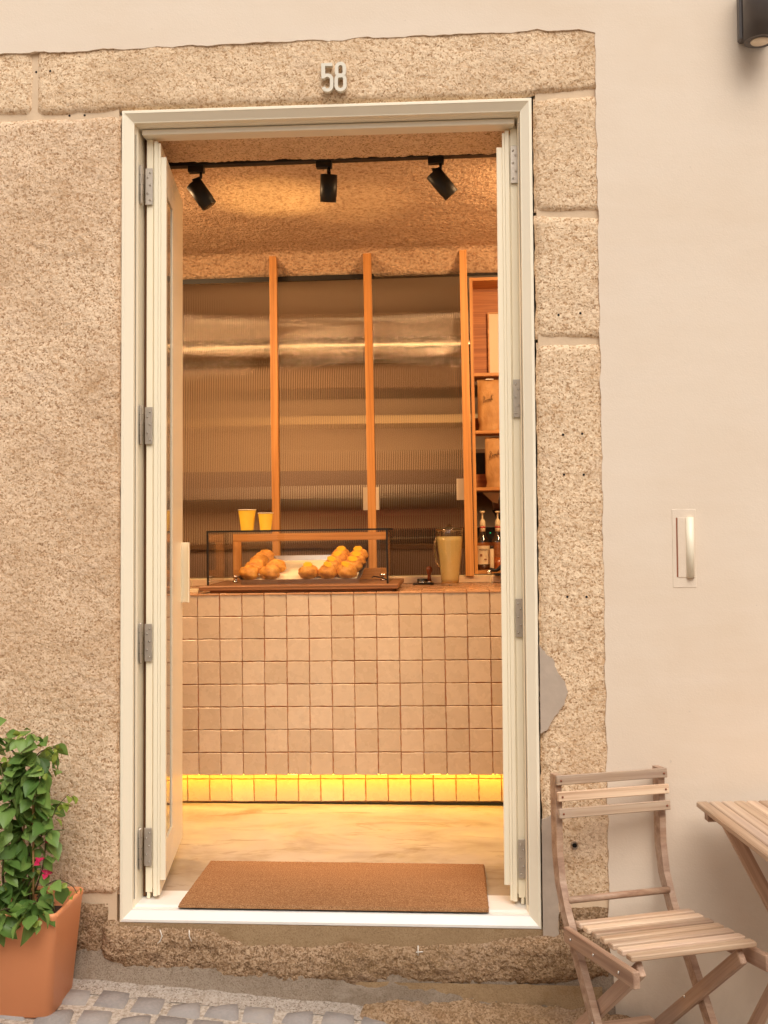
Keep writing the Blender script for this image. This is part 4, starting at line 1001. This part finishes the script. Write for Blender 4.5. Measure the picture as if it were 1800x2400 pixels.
def bag(x0, x1, z0, z1, y, lab, lx, lz):
    b = thing('coffee_bag', lab, 'coffee bag', ((x0+x1)/2, y, z0), group='kraft coffee bags on the oak shelf', inside=True)
    w = x1-x0; h = z1-z0
    mb = MB()
    def f(side_):
        def g(u, v):
            th = .036*(1-v)**.45*math.sin(math.pi*min(1, max(0, u)))**.5+.002
            pinch = .006*math.exp(-((v-.10)/.07)**2)
            x = lerp(x0+pinch, x1-pinch, u); z = z0+h*v
            return (x+.002*N(u, v, side_, 4), y-side_*th+.004*N(u*2, v*3, side_, 2.2)*(1-abs(2*u-1)), z+.0015*N(u, side_, 3, 5))
        return g
    mb.grid(16, 24, f(1)); mb.grid(16, 24, f(-1), flip=True); mb.build('bag_body', M['kraft'], b)
    return b
def scribble(parent, x, y, z, s):
    # cursive lettering in dark ink
    L = [[(0, 1.0), (.12, 1.3), (.3, 1.15), (.22, .7), (.1, .1), (-.05, -.1), (.05, .1)], [(.1, .75), (.45, .9), (.42, .55), (.2, .5), (.5, .3), (.35, 0), (.15, .05)],
         [(.62, .1), (.55, .35), (.7, .5), (.82, .3), (.70, .1), (.62, .15)], [(.82, .3), (.95, .5), (.98, .1), (1.05, .45), (1.18, .5), (1.2, .1), (1.28, .4), (1.4, .5), (1.44, .12), (1.6, .2)],
         [(1.6, .2), (1.75, .8), (1.85, 1.3), (1.72, .9), (1.7, .15), (1.85, .1), (1.95, .35), (1.8, .45)], [(1.98, 1.0), (2.1, 1.15)]]
    mb = MB()
    for p in L: mb.tube([(x+a*s, y-.0006*((i % 2)), z+b*s+a*s*.18) for i, (a, b) in enumerate(p)], .0011, 4)
    mb.build('logo_script', M['ink'], parent)
b1 = bag(.512, .640, 1.651, 1.902, 2.02, 'upper kraft paper coffee bag with script logo on the middle shelf', 0, 0)
scribble(b1, .538, 1.9805, 1.786, .0235)
b2 = bag(.546, .670, 1.375, 1.618, 2.02, 'lower kraft paper coffee bag with script logo, pushed further right', 0, 0)
scribble(b2, .567, 1.9805, 1.518, .0235)
MB().box(.552, .590, 1.9995, 2.0015, 1.8985, 1.9035).build('tin_tie', M['white_enamel'], b1)

def bottle(x, y, z, r, lab, liquid, lh, full=True, k=1.0):
    b = thing('syrup_bottle', lab, 'bottle', (x, y, z), group='syrup bottles with pumps on the oak shelf', inside=True)
    pr = [(r*.9, 0), (r, .004), (r, .125*k), (r*.86, .145*k), (r*.50, .168*k), (.0125, .190*k), (.0118, .214*k)]
    MB().lathe(pr, (x, y, z), 26).build('bottle_body', M['pane3'], b)
    MB().lathe([(r*.86, .003), (r*.94, .006), (r*.94, lh)], (x, y, z), 24).build('syrup', liquid, b)
    MB().lathe([(.0132, 0), (.0132, .030)], (x, y, z+.186*k), 18).build('neck_label', M['label'], b)
    MB().lathe([(.0136, 0), (.0136, .008)], (x, y, z+.204*k), 18).build('neck_stripe', M['labelred'], b)
    MB().lathe([(.0135, 0), (.0145, .004), (.0138, .020), (.0095, .030), (.0045, .036), (.0042, .062), (.0095, .064), (.0120, .068), (.0115, .073), (.004, .074)], (x, y, z+.214*k), 20).build('pump', M['cream'], b)
    if full:
        n = 16; a0, a1 = R(200), R(345)
        def g(u, v): a = lerp(a0, a1, u); return (x+(r+.0008)*math.cos(a), y+(r+.0008)*math.sin(a), z+lerp(.028, .118, v))
        MB().grid(n, 3, g).build('front_label', M['label'], b)
        mk = MB()
        for (dx, dz, w_, h_) in ((-.010, .072, .010, .012), (.010, .052, .012, .006)):
            mk.box(x+dx-w_/2, x+dx+w_/2, y-r-.0016+(.0018), y-r+.0022, z+dz-h_/2, z+dz+h_/2)
        mk.v = [(vx, vy-.0015-0.5*((r+.002)-math.sqrt(max(0, (r+.002)**2-(vx-x)**2)))*-1.0*0, vz) for vx, vy, vz in mk.v]
        mk.build('label_print', M['labelbrown'], b)
    return b
def text_obj(parent, body, x, y, z, size, mat, name='lettering'):
    cu = bpy.data.curves.new(name, 'FONT'); cu.body = body; cu.size = size; cu.extrude = .0003; cu.align_x = 'CENTER'; cu.resolution_u = 2
    o = bpy.data.objects.new('tmp_text', cu); col.objects.link(o)
    dg = bpy.context.evaluated_depsgraph_get(); me = bpy.data.meshes.new_from_object(o.evaluated_get(dg)); bpy.data.objects.remove(o)
    me.materials.clear(); me.materials.append(mat)
    ob = bpy.data.objects.new(name, me); col.objects.link(ob); ob.parent = parent; ob.location = Vector((x, y, z))-Vector(WL[parent.name]); ob.rotation_euler = (R(90), 0, 0); WL[ob.name] = (x, y, z); return ob
bz = SZ0+.0178
bA = bottle(.531, 2.045, bz, .0335, 'left syrup bottle with MONIN label and cream pump on the lowest shelf', M['syrup'], .030)
text_obj(bA, 'MONIN', .533, 2.045-.0335-.0022, bz+.094, .0135, M['ink'])
text_obj(bA, '~~~~~~\n~~~~~', .545, 2.045-.0335-.0010, bz+.070, .006, M['labelbrown'])
bB = bottle(.606, 2.07, bz, .0330, 'right syrup bottle with amber syrup, partly behind the door leaf', M['amber'], .060, False)
sv = thing('vial_bottle', 'slim dark capped bottle with pale label between the syrup bottles', 'bottle', (.568, 2.005, bz), inside=True)
MB().lathe([(.0095, 0), (.0100, .002), (.0100, .100), (.007, .104)], (.572, 2.000, bz), 16).build('bottle_body', M['label'], sv)
MB().lathe([(.0095, .1045), (.0095, .118)], (.572, 2.000, bz), 16).build('cap', M['black'], sv)
ky = thing('black_tongs', 'black and chrome clip tool lying in front of the syrup bottles', 'tool', (.57, 1.90, CT), inside=True)
MB().tube([(.55, 1.93, CT+.044), (.565, 1.93, CT+.060), (.59, 1.93, CT+.056), (.62, 1.93, CT+.075), (.64, 1.93, CT+.085)], [.006, .011, .008, .012, .009], 8).build('grip', M['black'], ky)
MB().lathe([(.011, 0), (.011, .008), (.006, .010)], (.556, 1.915, CT+.050), 14, 'y').build('chrome_wheel', M['chrome'], ky)
MB().box(.58, .68, 1.86, 1.94, CT+.0345, CT+.043, .002).build('black_base', M['black'], ky)
pn = thing('hanging_paper', 'folded white paper hanging under the lowest coffee shelf', 'paper', (.6, 2.2, 1.32), inside=True)
MB().add([(.535, 2.20, 1.356), (.625, 2.20, 1.356), (.610, 2.19, 1.300), (.585, 2.185, 1.306), (.558, 2.19, 1.332)], [(0, 4, 3, 2, 1)]).build('sheet', M['paper'], pn)
bw = thing('brown_form', 'brown rounded bowl with a black band, half hidden behind the door leaf', 'form', (.68, 2.3, 1.22), inside=True)  # stand-in for a brown and black shape that stays unidentified
MB().lathe([(.02, 0), (.055, .015), (.078, .05), (.085, .09), (.080, .12), (.01, .13)], (.675, 2.32, 1.215), 24).build('form_body', simple('plain_brown', (.20, .085, .045), .5), bw)
MB().lathe([(.060, .010), (.083, .048), (.088, .060)], (.675, 2.32, 1.208), 24, cap=False).build('black_band', M['black'], bw)

# ------------------------------------------------------------------ doormat
dm = thing('doormat', 'brown rectangular coir doormat on the doorway floor', 'doormat', (0, .22, .042))
def matf(u, v):
    x = lerp(-.456, .478, u); y = lerp(.014, .446, v); e = min(u*.93, (1-u)*.93, v*.43, (1-v)*.43)
    z = .0415+.011*min(1, e/.003)+(.0012*N(x, y, 0, 300) if e > .001 else 0)
    ed = .0016 if e < .004 else 0
    return (x+ed*N(x, y, 1, 160), y+ed*N(x, y, 2, 160), z-(.010*(y-.1) if y > .1 else 0)*.6)
MB().grid(260, 130, matf).build('coir_pile', M['coir'], dm)
MB().box(-.454, .476, .016, .444, .0402, .0416).build('rubber_back', M['black'], dm)

# ------------------------------------------------------------------ planter and plant
pz = -.17
pot = thing('terracotta_planter', 'square tapered terracotta planter at the wall left of the doorway', 'planter', (-.865, -.16, pz))
def sq(cx, cy, hx, hy, z, r, n=6):
    out = []
    for qx, qy, a0 in ((1, -1, -90), (1, 1, 0), (-1, 1, 90), (-1, -1, 180)):
        for i in range(n+1):
            a = R(a0+90*i/n); out.append((cx+qx*(hx-r)+r*math.cos(a), cy+qy*(hy-r)+r*math.sin(a), z))
    return out
def loft(rings, smooth=True, caps=(True, False)):
    n = len(rings[0]); vs = [p for r in rings for p in r]; fs = []
    for j in range(len(rings)-1):
        for i in range(n):
            k = (i+1) % n; fs.append((j*n+i, j*n+k, (j+1)*n+k, (j+1)*n+i))
    if caps[0]: fs.append(tuple(range(n))[::-1])
    if caps[1]: fs.append(tuple((len(rings)-1)*n+i for i in range(n)))
    mb = MB(); mb.add(vs, fs, smooth); return mb
pc, pcy = -.868, -.149
ring = lambda hx, hy, z, r: sq(pc, pcy, hx, hy, z, r)
H0 = -.180; 
loft([ring(.112, .088, H0, .02), ring(.119, .094, H0+.006, .022), ring(.141, .116, .095, .020), ring(.1435, .1185, .104, .020), ring(.1435, .1185, .112, .019), ring(.1405, .1155, .1155, .017), ring(.1355, .1105, .1145, .014), ring(.133, .108, .106, .013), ring(.118, .094, -.10, .013)]).build('pot_wall', M['terracotta'], pot)
MB().add(ring(.130, .105, .062, .012), [tuple(range(28))]).build('soil', M['soil'], pot)
plant = thing('bougainvillea_plant', 'leafy green bougainvillea with magenta flowers climbing two canes in the planter', 'plant', (-.865, -.15, .06))
def leaf_mesh(L, W, bend, fold, name, mat):
    vs = []; fs = []; n = 7
    prof = [0, .55, .92, 1.0, .82, .45, 0.0]
    for i in range(n):
        t = i/(n-1); w_ = prof[i]*W/2; x = L*t; zc = -bend*L*t*t
        vs += [(x, w_, zc+fold*w_), (x, w_*.5, zc+fold*w_*.42+.001), (x, 0, zc), (x, -w_*.5, zc+fold*w_*.42+.001), (x, -w_, zc+fold*w_)]
    for i in range(n-1):
        for k in range(4):
            a = i*5+k; fs.append((a, a+1, a+6, a+5))
    mb = MB(); mb.add(vs, fs, True); return mb.mesh(name, mat)
LM = [leaf_mesh(random.uniform(.046, .064), random.uniform(.033, .043), random.uniform(.1, .45), random.uniform(.15, .6), 'leaf', M['leaf']) for _ in range(8)]
LY = [leaf_mesh(random.uniform(.020, .032), random.uniform(.014, .020), random.uniform(.1, .4), random.uniform(.3, .7), 'leaf', M['leafy']) for _ in range(4)]
BR = [leaf_mesh(.022, .018, .3, .5, 'bract', M['bract'])]
rs = random.Random(21)
stems = []
def stem(pts, r0, r1, dens, kind='n', nl=None, spread=1.0):
    P = [Vector(p) for p in pts]; Q = []
    for i in range(len(P)-1):
        for k in range(5):
            t = k/5; a = P[max(i-1, 0)]; b = P[i]; c = P[i+1]; d = P[min(i+2, len(P)-1)]
            Q.append(.5*((2*b)+(c-a)*t+(2*a-5*b+4*c-d)*t*t+(3*b-a-3*c+d)*t**3))
    Q.append(P[-1]); MB().tube(Q, [lerp(r0, r1, i/(len(Q)-1)) for i in range(len(Q))], 6).build('stem', M['stem'], plant)
    for i in range(2, len(Q)):
        for _ in range(int(dens*1.5+.5) if dens >= 1 else (1 if rs.random() < dens else 0)):
            q = Q[i]+Vector((rs.uniform(-.006, .006),)*3); fr_ = i/(len(Q)-1)
            az = rs.uniform(0, 6.283); 
            if rs.random() < .6: az = R(rs.uniform(-170, -10))     # more leaves turn to the street
            el = rs.uniform(-.9, .35)
            young = (kind == 'y' and fr_ > .55) or (kind == 'n' and fr_ > .93) or rs.random() < .05
            me = rs.choice(LY if young else LM)
            pet = rs.uniform(.008, .026)*spread
            d = Vector((math.cos(az)*math.cos(el), math.sin(az)*math.cos(el), math.sin(el)))
            loc = q+d*pet
            if loc.y > -.022: loc.y = -.022
            o = put('leaf', me, loc, plant, (rs.uniform(-1.1, 1.1), -el+rs.uniform(-.4, .6), az+rs.uniform(-.5, .5))); s_ = rs.uniform(.65, 1.22); o.scale = (s_,)*3
axis = (-.875, -.15)
stem([(-.86, -.15, .06), (-.88, -.13, .18), (-.87, -.15, .30), (-.90, -.14, .40), (-.87, -.15, .50), (-.93, -.16, .57), (-.985, -.18, .615)], .0045, .0015, 1)
stem([(-.85, -.14, .06), (-.84, -.17, .16), (-.85, -.14, .28), (-.83, -.16, .38), (-.84, -.15, .47), (-.82, -.16, .535), (-.765, -.17, .555)], .004, .0015, 2)
stem([(-.88, -.16, .06), (-.91, -.18, .16), (-.90, -.20, .27), (-.89, -.17, .37), (-.90, -.17, .46), (-.885, -.18, .53)], .004, .002, 2)
stem([(-.84, -.15, .30), (-.815, -.15, .40), (-.80, -.16, .48), (-.785, -.17, .50)], .0025, .001, 1)
stem([(-.85, -.14, .10), (-.81, -.15, .20), (-.795, -.16, .30), (-.79, -.17, .36)], .003, .0012, 1)
stem([(-.87, -.15, .52), (-.86, -.17, .575), (-.825, -.18, .60)], .002, .001, 1)
stem([(-.83, -.16, .27), (-.79, -.16, .33), (-.76, -.17, .385), (-.722, -.18, .425)], .0028, .001, .55, 'y', spread=.6)
stem([(-.83, -.17, .08), (-.79, -.20, .16), (-.74, -.22, .195), (-.695, -.23, .185), (-.675, -.24, .165)], .0026, .001, .6, 'y', spread=.6)
stem([(-.90, -.17, .08), (-.95, -.20, .15), (-.99, -.21, .22)], .003, .0015, 2)
stem([(-.86, -.19, .07), (-.87, -.24, .12), (-.89, -.28, .12), (-.90, -.30, .09)], .0026, .0012, 2)
stem([(-.83, -.18, .07), (-.80, -.23, .13), (-.79, -.27, .14), (-.775, -.28, .11)], .0026, .0012, 2)
stem([(-.89, -.17, .40), (-.93, -.18, .52), (-.97, -.20, .60), (-.96, -.22, .645)], .0022, .001, 1)
stem([(-.92, -.16, .10), (-.97, -.17, .24), (-1.0, -.18, .36), (-1.02, -.18, .42)], .003, .0012, 1)
for (x, y, z) in ((-.80, -.20, .235), (-.775, -.18, .285), (-.785, -.19, .20), (-.955, -.22, .28), (-.965, -.20, .265)):
    for k in range(3):
        put('bract', BR[0], (x, y, z), plant, (rs.uniform(-1, 1), rs.uniform(-1, .3), R(-90)+k*2.1+rs.uniform(-.3, .3)))
MB().tube([(-.826, -.175, .05), (-.828, -.172, .30), (-.831, -.170, .502)], .0032, 7).build('cane', M['cane'], plant)
MB().tube([(-.862, -.16, .05), (-.861, -.16, .30), (-.860, -.16, .485)], .0032, 7).build('cane', M['cane'], plant)
MB().tube([(-.846+.019*math.cos(a), -.168+.012*math.sin(a), .482) for a in [i*math.pi/7 for i in range(14)]], .0014, 5, True).build('plant_ring', M['lampgrey'], plant)

# ------------------------------------------------------------------ folding chair
ch_o = Vector((.863, -.223, 0)); th = .327; cc, ss = math.cos(th), math.sin(th)
GZ = -.352
chair = thing('folding_chair', 'wooden slatted folding chair standing before the right door jamb', 'chair', (ch_o.x+.05, ch_o.y-.05, GZ))
def CL(u, v, w_): return (ch_o.x+u*cc+v*ss, ch_o.y+u*ss-v*cc, w_)
udir = (cc, ss, 0)
for s in (-1, 1):
    u = s*.161
    up_ = [(-.146, .483), (-.139, .27), (-.122, .19), (-.082, .112), (-.003, .012), (.272, -.352)]
    # upright: one bent board, lofted through the joints
    w2 = .0175; rings = []
    for i, (v, z) in enumerate(up_):
        a = Vector(up_[max(i-1, 0)]); b = Vector(up_[min(i+1, len(up_)-1)]); tdir = (b-a).normalized(); nr = Vector((-tdir.y, tdir.x))
        if i in (0,): nr = Vector((1, .02)).normalized()
        p = Vector((v, z)); q0 = p-nr*w2; q1 = p+nr*w2
        rings.append([CL(u-.0095, q0.x, q0.y), CL(u+.0095, q0.x, q0.y), CL(u+.0095, q1.x, q1.y), CL(u-.0095, q1.x, q1.y)])
    mb = loft(rings, False, (True, True)); mb.build('upright', M['acacia_u'] if 'acacia_u' in M else M['acacia'], chair)
    # crossing rear leg, on the inside of the uprights
    ui = s*.139
    beam('leg', CL(ui, .290, .108), CL(ui, -.252, GZ+.002), .036, .018, M['acacia'], chair, udir)
    # seat rail outside
    uo = s*.1605
    beam('seat_rail', CL(uo, -.012, .074), CL(uo, .345, .104), .040, .0185, M['acacia'], chair, udir) if False else None
for s in (-1, 1):
    beam('seat_rail', CL(s*.1605+s*.0195, -.045, .076), CL(s*.1605+s*.0195, .345, .106), .040, .018, M['acacia'], chair, udir)
beam('stretcher', CL(-.13, -.145, -.235), CL(.13, -.145, -.235), .034, .016, M['acacia'], chair, (0, 0, 1))
for i in range(7):
    v = .008+.0472*i; z = .1175+.0035*i
    o = beam('seat_slat', CL(-.172, v, z), CL(.172, v, z), .0300, .014, M['acacia_t'], chair, (0, .07, 1), .0025)
for i, (v, z) in enumerate(((-.118, .471), (-.109, .428), (-.103, .383))):
    beam('back_slat', CL(-.172, v, z), CL(.172, v, z), .0265, .011, M['acacia_t'], chair, (ss, -cc, .12), .002)
MB().tube([CL(-.155, -.086, .150), CL(.155, -.086, .150)], .0095, 14).build('rod', M['acacia'], chair)
bl = MB()
def bolt(c, d, r=.0045):
    c = Vector(c); d = Vector(d).normalized(); bl.tube([c, c+d*.0015, c+d*.003], [r, r, r*.5], 10)
for v, z in ((.0, .078), (.135, .089), (.272, .099)): bolt(CL(-.1895, v, z), (-cc, -ss, 0))
for v, z in ((-.045, -.168+.0), (.062, -.062)): pass
bolt(CL(-.1705, .086, -.105), (-cc, -ss, 0)); bolt(CL(.130, .03, -.095), (-cc, -ss, 0))
bl.build('bolts', M['chrome'], chair, kind='stuff')
sw = MB()
for i, (v, z) in enumerate(((-.118, .471), (-.109, .428), (-.103, .383))):
    for u in (-.160, .160):
        c = Vector(CL(u, v+.0068, z)); sw.tube([c, c+Vector((ss, -cc, 0))*.0008], .0032, 8)
for i in range(7):
    for u in (-.150, .150):
        c = Vector(CL(u, .008+.0472*i, .1175+.0035*i+.0055)); sw.tube([c, c+Vector((0, 0, 1))*.0012], .0026, 7)
sw.build('screws', M['labelbrown'], chair, kind='stuff')

# ------------------------------------------------------------------ folding table
tz_ = .400; ta = R(5.8); tc_, ts_ = math.cos(ta), math.sin(ta)
tO = Vector((1.061, -.10, 0))
def TL(u, v, z): return (tO.x+u*tc_+v*ts_, tO.y+u*ts_-v*tc_, z)
tab = thing('folding_table', 'wooden slatted folding table cut off by the right edge of the photo', 'table', (1.36, -.38, -.38))
for i in range(17):
    u = .0165+.0355*i
    beam('table_slat', TL(u, -.002, tz_-.008), TL(u, .548, tz_-.008), .0325, .016, M['acacia_t'], tab, (0, 0, 1), .0028)
for v in (.045, .505):
    beam('cross_bar', TL(.012, v, tz_-.029), TL(.590, v, tz_-.029), .030, .026, M['acacia'], tab, (0, 0, 1))
tx = math.cos(ta)
for v, k in ((.085, 0), (.470, 1)):
    beam('leg', TL(.055, v, tz_-.03), TL(.45, v, -.385), .036, .018, M['acacia'], tab, (ts_, -tc_, 0))
    beam('leg', TL(.42, v+(.02 if k == 0 else -.02), tz_-.03), TL(.02, v+(.02 if k == 0 else -.02), -.350), .036, .018, M['acacia'], tab, (ts_, -tc_, 0))
beam('stretcher', TL(.06, .10, -.22), TL(.06, .45, -.22), .030, .016, M['acacia'], tab, (0, 0, 1))

# ------------------------------------------------------------------ the shop is about half a degree out of true with its door frame
T = Matrix.Rotation(-0.0087, 4, 'Y')
for o in INTERIOR:
    o.matrix_basis = Matrix.Translation((0.0087*o.location.z, 0, 0)) @ T @ (Matrix.Translation(o.location) @ o.rotation_euler.to_matrix().to_4x4())
